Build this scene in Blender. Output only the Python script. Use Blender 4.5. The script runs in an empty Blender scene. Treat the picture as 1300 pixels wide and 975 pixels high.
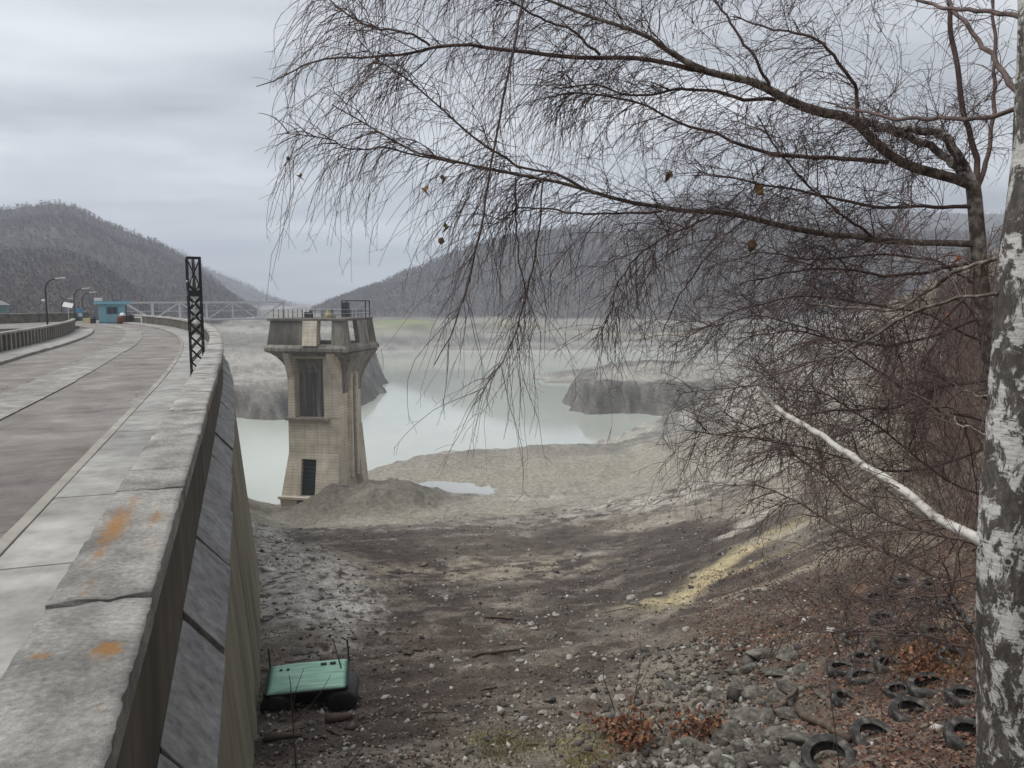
import bpy, math, random
import numpy as np
from mathutils import Vector, Matrix, noise as mnoise
random.seed(7); rng = np.random.default_rng(7)
sc = bpy.context.scene; col = sc.collection
R = math.radians
# ------------------------------------------------------------------ camera, world, sun, exposure
F = 980.0; PITCH = math.atan((487.5 - 380) / F)
cam = bpy.data.cameras.new('Camera'); cam.sensor_width = 36; cam.lens = F / 1300 * 36
cam.clip_start = .05; cam.clip_end = 20000
camo = bpy.data.objects.new('Camera', cam); col.objects.link(camo)
camo.rotation_euler = (R(90) - PITCH, 0, 0); sc.camera = camo

w = bpy.data.worlds.new('World'); sc.world = w; w.use_nodes = True
nt = w.node_tree; nt.nodes.clear()
def N(t, kind, **kw):
    n = t.nodes.new(kind)
    for k, v in kw.items(): setattr(n, k, v)
    return n
wo = N(nt, 'ShaderNodeOutputWorld'); bg = N(nt, 'ShaderNodeBackground'); nt.links.new(bg.outputs[0], wo.inputs[0])
SUN_EL, SUN_AZ = 60, -95            # overcast: a broad soft sun behind cloud, high on the left
sky = N(nt, 'ShaderNodeTexSky'); sky.sky_type = 'NISHITA'; sky.sun_disc = False
sky.sun_elevation = R(SUN_EL); sky.sun_rotation = R(SUN_AZ)
skm = N(nt, 'ShaderNodeMix', data_type='RGBA', blend_type='MULTIPLY'); skm.inputs[0].default_value = 1
skm.inputs[7].default_value = (.1, .1, .1, 1); nt.links.new(sky.outputs[0], skm.inputs[6])
tc = N(nt, 'ShaderNodeTexCoord'); sep = N(nt, 'ShaderNodeSeparateXYZ'); nt.links.new(tc.outputs['Generated'], sep.inputs[0])
mx = N(nt, 'ShaderNodeMath', operation='MAXIMUM'); mx.inputs[1].default_value = .0; nt.links.new(sep.outputs[2], mx.inputs[0])
ad = N(nt, 'ShaderNodeMath', operation='ADD'); ad.inputs[1].default_value = .16; nt.links.new(mx.outputs[0], ad.inputs[0])
dv = []
for k in range(2):
    d = N(nt, 'ShaderNodeMath', operation='DIVIDE'); nt.links.new(sep.outputs[k], d.inputs[0]); nt.links.new(ad.outputs[0], d.inputs[1]); dv.append(d)
cmb = N(nt, 'ShaderNodeCombineXYZ'); nt.links.new(dv[0].outputs[0], cmb.inputs[0]); nt.links.new(dv[1].outputs[0], cmb.inputs[1])
mp = N(nt, 'ShaderNodeMapping'); mp.inputs['Scale'].default_value = (.55, .9, 1); mp.inputs['Rotation'].default_value = (0, 0, .35)
mp.inputs['Location'].default_value = (.9, .35, 0); nt.links.new(cmb.outputs[0], mp.inputs[0])
n1 = N(nt, 'ShaderNodeTexNoise'); n1.inputs['Scale'].default_value = 1.1; n1.inputs['Detail'].default_value = 7; n1.inputs['Roughness'].default_value = .5
n1.inputs['Distortion'].default_value = .4
nt.links.new(mp.outputs[0], n1.inputs['Vector'])
cr = N(nt, 'ShaderNodeValToRGB'); nt.links.new(n1.outputs[0], cr.inputs[0])
cr.color_ramp.elements[0].position = .35; cr.color_ramp.elements[0].color = (.185, .193, .208, 1)
cr.color_ramp.elements[1].position = .74; cr.color_ramp.elements[1].color = (.72, .725, .73, 1)
e = cr.color_ramp.elements.new(.51); e.color = (.375, .385, .40, 1)
mixs = N(nt, 'ShaderNodeMix', data_type='RGBA'); mixs.inputs[0].default_value = .93
nt.links.new(skm.outputs[2], mixs.inputs[6]); nt.links.new(cr.outputs[0], mixs.inputs[7])
nt.links.new(mixs.outputs[2], bg.inputs[0]); bg.inputs[1].default_value = 1.0

sun = bpy.data.lights.new('Sun', 'SUN'); sun.energy = 1.5; sun.angle = R(35); sun.color = (1, .97, .92)
suno = bpy.data.objects.new('Sun', sun); col.objects.link(suno)
suno.rotation_euler = (R(90 - SUN_EL), 0, R(180 - SUN_AZ) + R(180) - R(180))
_d = Vector((math.sin(R(SUN_AZ)) * math.cos(R(SUN_EL)), math.cos(R(SUN_AZ)) * math.cos(R(SUN_EL)), math.sin(R(SUN_EL))))
suno.rotation_euler = _d.to_track_quat('Z', 'Y').to_euler()
vs = sc.view_settings; vs.view_transform = 'Standard'; vs.look = 'None'; vs.gamma = 1; vs.exposure = 1.0; vs.use_curve_mapping = False
cy = sc.cycles; cy.use_denoising = True; cy.max_bounces = 5; cy.diffuse_bounces = 3; cy.glossy_bounces = 2
cy.transmission_bounces = 2; cy.volume_bounces = 1; cy.transparent_max_bounces = 4; cy.caustics_reflective = False; cy.caustics_refractive = False

# ------------------------------------------------------------------ helpers
CP, SP = math.cos(PITCH), math.sin(PITCH)
def ray(px, py):
    X = (px - 650) / F; U = (487.5 - py) / F
    return np.array([X, CP + SP * U, -SP + CP * U])
def at(px, py, y):                      # the point on the pixel's ray at forward distance y
    d = ray(px, py); return d * (y / d[1])
def atz(px, py, z):
    d = ray(px, py); return d * (z / d[2])

def hash2(ix, iy, seed=0):
    h = (ix.astype(np.int64) * 374761393 + iy.astype(np.int64) * 668265263 + seed * 982451653) & 0xffffffff
    h = ((h ^ (h >> 13)) * 1274126177) & 0xffffffff
    return ((h ^ (h >> 16)) & 0xffff) / 65535.0
def vnoise(x, y, seed=0):
    ix = np.floor(x); iy = np.floor(y); fx = x - ix; fy = y - iy
    fx = fx * fx * (3 - 2 * fx); fy = fy * fy * (3 - 2 * fy)
    a = hash2(ix, iy, seed); b = hash2(ix + 1, iy, seed); c = hash2(ix, iy + 1, seed); d = hash2(ix + 1, iy + 1, seed)
    return (a * (1 - fx) + b * fx) * (1 - fy) + (c * (1 - fx) + d * fx) * fy
def fbm(x, y, oct=4, seed=0, gain=.5):
    s = 0; a = 1; t = 0
    for o in range(oct):
        s = s + a * (vnoise(x, y, seed + o) * 2 - 1); t += a; a *= gain; x = x * 2.03 + 17.1; y = y * 2.03 + 5.7
    return s / t
def sstep(a, b, x):
    t = np.clip((x - a) / (b - a), 0, 1); return t * t * (3 - 2 * t)

def tag(o, label=None, cat=None, group=None, kind=None):
    if label: o['label'] = label
    if cat: o['category'] = cat
    if group: o['group'] = group
    if kind: o['kind'] = kind
    return o
def empty(name, loc, rz=0, parent=None):
    o = bpy.data.objects.new(name, None); col.objects.link(o); o.location = loc; o.rotation_euler = (0, 0, rz); o.empty_display_size = .2
    return o
def mesh_np(name, V, Fc, mat=None, smooth=False):
    """V (n,3); Fc (m,k) int array, or a list of tuples."""
    me = bpy.data.meshes.new(name)
    if isinstance(Fc, np.ndarray):
        m, k = Fc.shape
        me.vertices.add(len(V)); me.vertices.foreach_set('co', np.ascontiguousarray(V, np.float32).ravel())
        me.loops.add(m * k); me.loops.foreach_set('vertex_index', np.ascontiguousarray(Fc, np.int32).ravel())
        me.polygons.add(m); me.polygons.foreach_set('loop_start', np.arange(0, m * k, k, dtype=np.int32))
        me.polygons.foreach_set('loop_total', np.full(m, k, np.int32))
        me.update(calc_edges=True)
    else:
        me.from_pydata([tuple(v) for v in V], [], Fc); me.update()
    if mat: me.materials.append(mat)
    if smooth: me.polygons.foreach_set('use_smooth', np.ones(len(me.polygons), bool))
    return me
def link(name, me, parent=None, loc=None, rot=None, scale=None):
    o = bpy.data.objects.new(name, me); col.objects.link(o)
    if parent: o.parent = parent
    if loc is not None: o.location = loc
    if rot is not None: o.rotation_euler = rot
    if scale is not None: o.scale = scale if hasattr(scale, '__len__') else (scale,) * 3
    return o
class MB:
    def __init__(s): s.v = []; s.f = []
    def add(s, V, Fc):
        b = len(s.v); s.v += [tuple(v) for v in V]; s.f += [tuple(b + i for i in f) for f in Fc]; return s
    def box(s, a, b, M=None):
        x0, y0, z0 = a; x1, y1, z1 = b
        V = [(x0, y0, z0), (x1, y0, z0), (x1, y1, z0), (x0, y1, z0), (x0, y0, z1), (x1, y0, z1), (x1, y1, z1), (x0, y1, z1)]
        if M is not None: V = [tuple(M @ Vector(v)) for v in V]
        return s.add(V, [(0, 3, 2, 1), (4, 5, 6, 7), (0, 1, 5, 4), (1, 2, 6, 5), (2, 3, 7, 6), (3, 0, 4, 7)])
    def bar(s, p, q, wd, ht=None):       # square bar between two points
        ht = ht or wd; p = Vector(p); q = Vector(q); d = (q - p).normalized()
        u = d.cross(Vector((0, 0, 1)));  u = u.normalized() if u.length > 1e-3 else Vector((1, 0, 0)); v = d.cross(u)
        V = []
        for c in (p, q):
            for a, b in ((-1, -1), (1, -1), (1, 1), (-1, 1)): V.append(tuple(c + u * a * wd / 2 + v * b * ht / 2))
        return s.add(V, [(0, 1, 2, 3), (7, 6, 5, 4), (0, 4, 5, 1), (1, 5, 6, 2), (2, 6, 7, 3), (3, 7, 4, 0)])
    def loft(s, rings, cap=True):
        n = len(rings[0]); V = [v for r in rings for v in r]; Fc = []
        for i in range(len(rings) - 1):
            for j in range(n):
                k = (j + 1) % n; Fc.append((i * n + j, i * n + k, (i + 1) * n + k, (i + 1) * n + j))
        if cap: Fc.append(tuple(range(n - 1, -1, -1))); Fc.append(tuple((len(rings) - 1) * n + j for j in range(n)))
        return s.add(V, Fc)
    def tube(s, pts, rad, n=8, cap=True):
        pts = [Vector(p) for p in pts]; rad = rad if hasattr(rad, '__len__') else [rad] * len(pts); rings = []
        u = None
        for i, p in enumerate(pts):
            d = (pts[min(i + 1, len(pts) - 1)] - pts[max(i - 1, 0)]).normalized()
            if u is None: u = d.orthogonal().normalized()
            u = (u - d * u.dot(d)).normalized(); v = d.cross(u)
            rings.append([tuple(p + (u * math.cos(2 * math.pi * j / n) + v * math.sin(2 * math.pi * j / n)) * rad[i]) for j in range(n)])
        return s.loft(rings, cap)
    def lathe(s, prof, n=24, c=(0, 0, 0)):
        return s.loft([[(c[0] + r * math.cos(2 * math.pi * j / n), c[1] + r * math.sin(2 * math.pi * j / n), c[2] + z) for j in range(n)] for r, z in prof])
    def build(s, name, mat, parent=None, smooth=False, bevel=0, loc=None, rot=None):
        me = bpy.data.meshes.new(name); me.from_pydata(s.v, [], s.f); me.update(); me.materials.append(mat)
        if smooth: me.polygons.foreach_set('use_smooth', np.ones(len(me.polygons), bool))
        o = link(name, me, parent, loc, rot)
        if bevel:
            b = o.modifiers.new('bevel', 'BEVEL'); b.width = bevel; b.segments = 2; b.limit_method = 'ANGLE'; b.angle_limit = R(40)
        return o

# ------------------------------------------------------------------ materials
def mat(name, stops, scale=4, detail=6, rough=.85, bump=.0, bscale=None, bdist=.02, coord='Object', stretch=(1, 1, 1), metal=0,
        scale2=None, mix2=.5, streak=None, spec=.3, attr=None, rough_var=0):
    """noise-coloured Principled material; stops = [(pos, rgb), ...]; a second coarser noise (scale2) modulates value"""
    m = bpy.data.materials.new(name); m.use_nodes = True; t = m.node_tree; b = t.nodes['Principled BSDF']
    b.inputs['Roughness'].default_value = rough; b.inputs['Metallic'].default_value = metal; b.inputs['Specular IOR Level'].default_value = spec
    if coord == 'World':
        g = N(t, 'ShaderNodeNewGeometry'); src = g.outputs['Position']
    else:
        g = N(t, 'ShaderNodeTexCoord'); src = g.outputs[coord]
    mp = N(t, 'ShaderNodeMapping'); mp.inputs['Scale'].default_value = stretch; t.links.new(src, mp.inputs[0])
    n = N(t, 'ShaderNodeTexNoise'); n.inputs['Scale'].default_value = scale; n.inputs['Detail'].default_value = detail; n.inputs['Roughness'].default_value = .62
    t.links.new(mp.outputs[0], n.inputs['Vector'])
    r = N(t, 'ShaderNodeValToRGB'); t.links.new(n.outputs[0], r.inputs[0]); el = r.color_ramp.elements
    el[0].position, el[0].color = stops[0][0], (*stops[0][1], 1); el[1].position, el[1].color = stops[-1][0], (*stops[-1][1], 1)
    for p_, c_ in stops[1:-1]:
        e_ = el.new(p_); e_.color = (*c_, 1)
    out = r.outputs[0]
    if attr:
        a = N(t, 'ShaderNodeAttribute', attribute_name=attr)
        mm = N(t, 'ShaderNodeMix', data_type='RGBA', blend_type='MULTIPLY'); mm.inputs[0].default_value = 1
        t.links.new(out, mm.inputs[6]); t.links.new(a.outputs['Color'], mm.inputs[7]); out = mm.outputs[2]
    if scale2:
        n2 = N(t, 'ShaderNodeTexNoise'); n2.inputs['Scale'].default_value = scale2; n2.inputs['Detail'].default_value = 5; t.links.new(src, n2.inputs['Vector'])
        r2 = N(t, 'ShaderNodeMapRange'); r2.inputs[1].default_value = .3; r2.inputs[2].default_value = .7; r2.inputs[3].default_value = 1 - mix2; r2.inputs[4].default_value = 1 + mix2 * .6
        t.links.new(n2.outputs[0], r2.inputs[0])
        mm = N(t, 'ShaderNodeMix', data_type='RGBA', blend_type='MULTIPLY'); mm.inputs[0].default_value = 1
        t.links.new(out, mm.inputs[6]); t.links.new(r2.outputs[0], mm.inputs[7]); out = mm.outputs[2]
    if streak:                          # (rgb, amount): run-off stains stretched down the face
        mp2 = N(t, 'ShaderNodeMapping'); mp2.inputs['Scale'].default_value = (2.2, 2.2, .12); t.links.new(src, mp2.inputs[0])
        n3 = N(t, 'ShaderNodeTexNoise'); n3.inputs['Scale'].default_value = 1.0 if len(streak) < 3 else streak[2]; n3.inputs['Detail'].default_value = 6; t.links.new(mp2.outputs[0], n3.inputs['Vector'])
        r3 = N(t, 'ShaderNodeMapRange'); r3.inputs[1].default_value = .48; r3.inputs[2].default_value = .68; r3.inputs[4].default_value = streak[1]
        t.links.new(n3.outputs[0], r3.inputs[0])
        mm = N(t, 'ShaderNodeMix', data_type='RGBA'); t.links.new(r3.outputs[0], mm.inputs[0]); t.links.new(out, mm.inputs[6]); mm.inputs[7].default_value = (*streak[0], 1); out = mm.outputs[2]
    t.links.new(out, b.inputs['Base Color'])
    if rough_var:
        rv = N(t, 'ShaderNodeMapRange'); rv.inputs[1].default_value = .35; rv.inputs[2].default_value = .65; rv.inputs[3].default_value = rough - rough_var; rv.inputs[4].default_value = rough
        nv = N(t, 'ShaderNodeTexNoise'); nv.inputs['Scale'].default_value = scale * .35; t.links.new(mp.outputs[0], nv.inputs['Vector']); t.links.new(nv.outputs[0], rv.inputs[0]); t.links.new(rv.outputs[0], b.inputs['Roughness'])
    if bump:
        nb = N(t, 'ShaderNodeTexNoise'); nb.inputs['Scale'].default_value = bscale or scale * 4; nb.inputs['Detail'].default_value = 8; nb.inputs['Roughness'].default_value = .7
        t.links.new(mp.outputs[0], nb.inputs['Vector'])
        bp = N(t, 'ShaderNodeBump'); bp.inputs['Strength'].default_value = bump; bp.inputs['Distance'].default_value = bdist
        t.links.new(nb.outputs[0], bp.inputs['Height']); t.links.new(bp.outputs[0], b.inputs['Normal'])
    return m
def attr_mat(name, attr='tint', rough=.9, nscale=0, bump=0, bscale=20, bdist=.03, spec=.2, nmix=.4):
    """base colour from a per-vertex colour (true surface colour) with noise grain"""
    m = bpy.data.materials.new(name); m.use_nodes = True; t = m.node_tree; b = t.nodes['Principled BSDF']
    b.inputs['Roughness'].default_value = rough; b.inputs['Specular IOR Level'].default_value = spec
    a = N(t, 'ShaderNodeAttribute', attribute_name=attr); out = a.outputs['Color']; g = N(t, 'ShaderNodeNewGeometry')
    for k, sc_ in enumerate(nscale if hasattr(nscale, '__len__') else [nscale]):
        if not sc_: continue
        n = N(t, 'ShaderNodeTexNoise'); n.inputs['Scale'].default_value = sc_; n.inputs['Detail'].default_value = 7; n.inputs['Roughness'].default_value = .7
        t.links.new(g.outputs['Position'], n.inputs['Vector'])
        r2 = N(t, 'ShaderNodeMapRange'); r2.inputs[1].default_value = .32; r2.inputs[2].default_value = .68; r2.inputs[3].default_value = 1 - nmix; r2.inputs[4].default_value = 1 + nmix
        t.links.new(n.outputs[0], r2.inputs[0])
        mm = N(t, 'ShaderNodeMix', data_type='RGBA', blend_type='MULTIPLY'); mm.inputs[0].default_value = 1
        t.links.new(out, mm.inputs[6]); t.links.new(r2.outputs[0], mm.inputs[7]); out = mm.outputs[2]
    t.links.new(out, b.inputs['Base Color'])
    if bump:
        nb = N(t, 'ShaderNodeTexNoise'); nb.inputs['Scale'].default_value = bscale; nb.inputs['Detail'].default_value = 10; nb.inputs['Roughness'].default_value = .72
        t.links.new(g.outputs['Position'], nb.inputs['Vector'])
        bp = N(t, 'ShaderNodeBump'); bp.inputs['Strength'].default_value = bump; bp.inputs['Distance'].default_value = bdist
        t.links.new(nb.outputs[0], bp.inputs['Height']); t.links.new(bp.outputs[0], b.inputs['Normal'])
    return m
def set_attr(me, name, C):              # per-vertex colours
    a = me.color_attributes.new(name, 'FLOAT_COLOR', 'POINT'); A = np.ones((len(me.vertices), 4), np.float32); A[:, :3] = C; a.data.foreach_set('color', A.ravel())

M = {}
M['conc'] = mat('pale_concrete', [(.25, (.19, .18, .16)), (.5, (.30, .285, .255)), (.75, (.40, .385, .35))], 1.3, 8, .9, .5, 22, .012, 'World', scale2=.35, mix2=.3)
M['side'] = mat('sidewalk_concrete', [(.25, (.17, .165, .15)), (.5, (.30, .293, .272)), (.75, (.41, .403, .375))], 2.6, 8, .75, .35, 30, .008, 'World', scale2=.5, mix2=.3, rough_var=.25)
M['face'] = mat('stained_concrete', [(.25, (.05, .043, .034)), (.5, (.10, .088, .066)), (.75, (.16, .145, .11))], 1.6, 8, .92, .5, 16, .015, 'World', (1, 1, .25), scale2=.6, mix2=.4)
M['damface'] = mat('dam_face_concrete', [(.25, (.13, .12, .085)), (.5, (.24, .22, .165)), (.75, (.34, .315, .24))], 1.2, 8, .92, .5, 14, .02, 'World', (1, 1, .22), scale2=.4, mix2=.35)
M['ledge'] = mat('grey_ledge_concrete', [(.3, (.15, .15, .148)), (.5, (.26, .26, .258)), (.72, (.38, .38, .375))], 7, 12, .8, .6, 60, .01, 'World', scale2=.7, mix2=.3, rough_var=.2)
M['joint'] = mat('dark_joint', [(.3, (.03, .028, .024)), (.7, (.06, .055, .045))], 6)
def road_mat():
    m = bpy.data.materials.new('worn_road'); m.use_nodes = True; t = m.node_tree; b = t.nodes['Principled BSDF']; b.inputs['Roughness'].default_value = .75; b.inputs['Specular IOR Level'].default_value = .3
    g = N(t, 'ShaderNodeNewGeometry'); mp = N(t, 'ShaderNodeMapping'); mp.inputs['Rotation'].default_value = (0, 0, R(-24)); t.links.new(g.outputs['Position'], mp.inputs[0])
    def nz(sc_, st, det=8, ro=.65, src=None):
        q = N(t, 'ShaderNodeMapping'); q.inputs['Scale'].default_value = st; t.links.new(src or mp.outputs[0], q.inputs[0]); n = N(t, 'ShaderNodeTexNoise'); n.inputs['Scale'].default_value = sc_; n.inputs['Detail'].default_value = det; n.inputs['Roughness'].default_value = ro; t.links.new(q.outputs[0], n.inputs['Vector']); return n.outputs[0]
    def ramp(src, st):
        r = N(t, 'ShaderNodeValToRGB'); t.links.new(src, r.inputs[0]); el = r.color_ramp.elements; el[0].position, el[0].color = st[0][0], (*st[0][1], 1); el[1].position, el[1].color = st[-1][0], (*st[-1][1], 1)
        for p_, c_ in st[1:-1]:
            e_ = el.new(p_); e_.color = (*c_, 1)
        return r.outputs[0]
    def mix(f, a, b_, bt='MIX'):
        k = N(t, 'ShaderNodeMix', data_type='RGBA', blend_type=bt)
        if isinstance(f, float): k.inputs[0].default_value = f
        else: t.links.new(f, k.inputs[0])
        t.links.new(a, k.inputs[6]); t.links.new(b_, k.inputs[7]); return k.outputs[2]
    base = ramp(nz(.8, (.9, .75, 1), 12, .75), [(.3, (.085, .072, .062)), (.45, (.165, .147, .13)), (.58, (.23, .211, .19)), (.72, (.36, .34, .315))])
    near = ramp(nz(1.2, (1, 1, 1), 10, .75), [(.3, (.075, .062, .055)), (.5, (.15, .128, .115)), (.72, (.235, .21, .19))])
    sp = N(t, 'ShaderNodeSeparateXYZ'); t.links.new(mp.outputs[0], sp.inputs[0]); q = N(t, 'ShaderNodeMath', operation='MULTIPLY_ADD'); q.inputs[1].default_value = 7; t.links.new(nz(.5, (1, 1, 1)), q.inputs[0]); t.links.new(sp.outputs[1], q.inputs[2])
    mr = N(t, 'ShaderNodeMapRange'); mr.inputs[1].default_value = 17.5; mr.inputs[2].default_value = 20.5; t.links.new(q.outputs[0], mr.inputs[0])
    c = mix(mr.outputs[0], near, base); grit = ramp(nz(70, (1, 1, 1), 4, .8), [(.3, (.55, .55, .55)), (.5, (1, 1, 1)), (.7, (1.45, 1.45, 1.45))]); c = mix(1.0, c, grit, 'MULTIPLY')
    vo = N(t, 'ShaderNodeTexVoronoi', feature='DISTANCE_TO_EDGE'); vo.inputs['Scale'].default_value = .22; wq = N(t, 'ShaderNodeMapping'); t.links.new(mp.outputs[0], wq.inputs[0])
    wn = N(t, 'ShaderNodeTexNoise'); wn.inputs['Scale'].default_value = 1.2; wn.inputs['Detail'].default_value = 6; t.links.new(mp.outputs[0], wn.inputs['Vector']); va = N(t, 'ShaderNodeMix', data_type='RGBA', blend_type='LINEAR_LIGHT'); va.inputs[0].default_value = .35; t.links.new(mp.outputs[0], va.inputs[6]); t.links.new(wn.outputs['Color'], va.inputs[7]); t.links.new(va.outputs[2], vo.inputs['Vector'])
    cr = ramp(vo.outputs[0], [(.0, (.4, .38, .36)), (.006, (1, 1, 1))]); c = mix(1.0, c, cr, 'MULTIPLY'); t.links.new(c, b.inputs['Base Color'])
    bp = N(t, 'ShaderNodeBump'); bp.inputs['Strength'].default_value = .8; bp.inputs['Distance'].default_value = .012; t.links.new(nz(60, (1, 1, 1), 6, .8), bp.inputs['Height']); t.links.new(bp.outputs[0], b.inputs['Normal'])
    rr = N(t, 'ShaderNodeMapRange'); rr.inputs[1].default_value = .4; rr.inputs[2].default_value = .65; rr.inputs[3].default_value = .45; rr.inputs[4].default_value = .85; t.links.new(nz(.5, (.3, 1.2, 1)), rr.inputs[0]); t.links.new(rr.outputs[0], b.inputs['Roughness'])
    return m
M['road'] = road_mat()
M['strip'] = mat('median_concrete', [(.25, (.13, .122, .108)), (.5, (.25, .24, .218)), (.75, (.38, .368, .34))], 2.5, 8, .8, .4, 30, .008, 'World', scale2=.5, mix2=.3)
M['steel'] = mat('dark_painted_steel', [(.3, (.012, .012, .014)), (.7, (.035, .035, .038))], 8, rough=.55, bump=.1)
M['galv'] = mat('galvanised_steel', [(.3, (.52, .54, .56)), (.7, (.66, .68, .70))], 5, rough=.6)
M['white'] = mat('white_paint', [(.3, (.68, .68, .67)), (.7, (.8, .8, .79))], 5, rough=.5)
M['blue'] = mat('light_blue_paint', [(.3, (.20, .42, .52)), (.7, (.28, .52, .62))], 3, rough=.6)
M['blued'] = mat('blue_trim_paint', [(.3, (.05, .2, .36)), (.7, (.09, .27, .43))], 3, rough=.6)
M['glass'] = mat('dark_glass', [(.3, (.012, .02, .022)), (.7, (.02, .03, .035))], 2, rough=.08, spec=.6)
M['rust'] = mat('rusty_steel', [(.3, (.09, .03, .015)), (.5, (.16, .06, .03)), (.7, (.22, .10, .05))], 9, rough=.9, bump=.3)
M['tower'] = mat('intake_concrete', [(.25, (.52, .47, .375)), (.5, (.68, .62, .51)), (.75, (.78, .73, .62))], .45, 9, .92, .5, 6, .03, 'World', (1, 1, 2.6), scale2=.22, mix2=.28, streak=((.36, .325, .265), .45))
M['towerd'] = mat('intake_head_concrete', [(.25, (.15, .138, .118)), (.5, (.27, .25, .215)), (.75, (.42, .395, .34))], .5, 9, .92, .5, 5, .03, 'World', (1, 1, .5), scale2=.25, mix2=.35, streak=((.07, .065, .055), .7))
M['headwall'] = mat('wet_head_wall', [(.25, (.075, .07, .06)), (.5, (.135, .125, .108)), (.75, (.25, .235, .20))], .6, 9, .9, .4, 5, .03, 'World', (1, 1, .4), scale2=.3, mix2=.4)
M['dark'] = mat('dark_streaked_recess', [(.3, (.06, .057, .053)), (.5, (.14, .133, .122)), (.7, (.30, .285, .26))], .6, 7, .85, .2, 5, .02, 'World', (2, 2, .15))  # recess colour, much darker than the shaft, with streaks running down
M['grille'] = mat('green_trash_rack', [(.3, (.025, .04, .03)), (.7, (.055, .075, .055))], 4, rough=.8)
M['green'] = mat('faded_green_paint', [(.22, (.16, .19, .13)), (.34, (.20, .41, .31)), (.52, (.34, .60, .47)), (.75, (.48, .71, .59))], 3.2, 11, .45, .08, 20, .004, 'Object', (.5, 4, 1), rough_var=.15)
M['black'] = mat('black_plastic', [(.3, (.012, .012, .013)), (.7, (.03, .03, .033))], 6, rough=.4, bump=.1)
M['tyre'] = mat('weathered_rubber', [(.3, (.014, .014, .014)), (.46, (.03, .029, .028)), (.58, (.075, .071, .065)), (.72, (.19, .17, .15))], 9, 10, .75, .5, 60, .006)
M['wood'] = mat('dead_wood', [(.3, (.05, .036, .027)), (.7, (.17, .13, .10))], 5, 8, .9, .4, 30, .01, stretch=(.3, 1, 1))
M['twig'] = mat('birch_twig_bark', [(.3, (.055, .038, .034)), (.7, (.16, .112, .10))], 8, rough=.75)
M['branch'] = mat('birch_branch_bark', [(.3, (.045, .034, .03)), (.48, (.13, .105, .09)), (.6, (.28, .25, .21)), (.78, (.44, .41, .36))], 18, 7, .8, .3, 50, .004)
M['redtwig'] = mat('reddish_shrub_bark', [(.3, (.10, .062, .055)), (.7, (.22, .148, .13))], 6, rough=.8)
M['greytwig'] = mat('grey_brown_bark', [(.3, (.055, .04, .034)), (.7, (.14, .105, .088))], 3, rough=.9)
M['leafbrown'] = attr_mat('fallen_leaf', rough=.75)
M['rock'] = mat('grey_rock', [(.25, (.06, .054, .046)), (.45, (.14, .13, .11)), (.6, (.22, .205, .175)), (.78, (.36, .345, .305))], 5, 10, .85, .9, 16, .05, 'Object', scale2=1.1, mix2=.3)
M['rockpale'] = mat('pale_stone', [(.3, (.20, .19, .165)), (.7, (.42, .405, .37))], 5, 8, .85, .4, 18, .02)

def formwork(m, k=.35):                 # board marks of the shuttering
    t = m.node_tree; b = t.nodes['Principled BSDF']; src = b.inputs['Base Color'].links[0].from_socket; g = N(t, 'ShaderNodeNewGeometry')
    wv = N(t, 'ShaderNodeTexWave', wave_type='BANDS', bands_direction='Z'); wv.inputs['Scale'].default_value = .85; wv.inputs['Distortion'].default_value = .35; wv.inputs['Detail'].default_value = 3; t.links.new(g.outputs['Position'], wv.inputs['Vector'])
    r_ = N(t, 'ShaderNodeMapRange'); r_.inputs[1].default_value = .0; r_.inputs[2].default_value = .22; r_.inputs[3].default_value = 1 - k; r_.inputs[4].default_value = 1; t.links.new(wv.outputs[0], r_.inputs[0])
    mm = N(t, 'ShaderNodeMix', data_type='RGBA', blend_type='MULTIPLY'); mm.inputs[0].default_value = 1; t.links.new(src, mm.inputs[6]); t.links.new(r_.outputs[0], mm.inputs[7]); t.links.new(mm.outputs[2], b.inputs['Base Color'])
formwork(M['tower'], .2)
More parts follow.
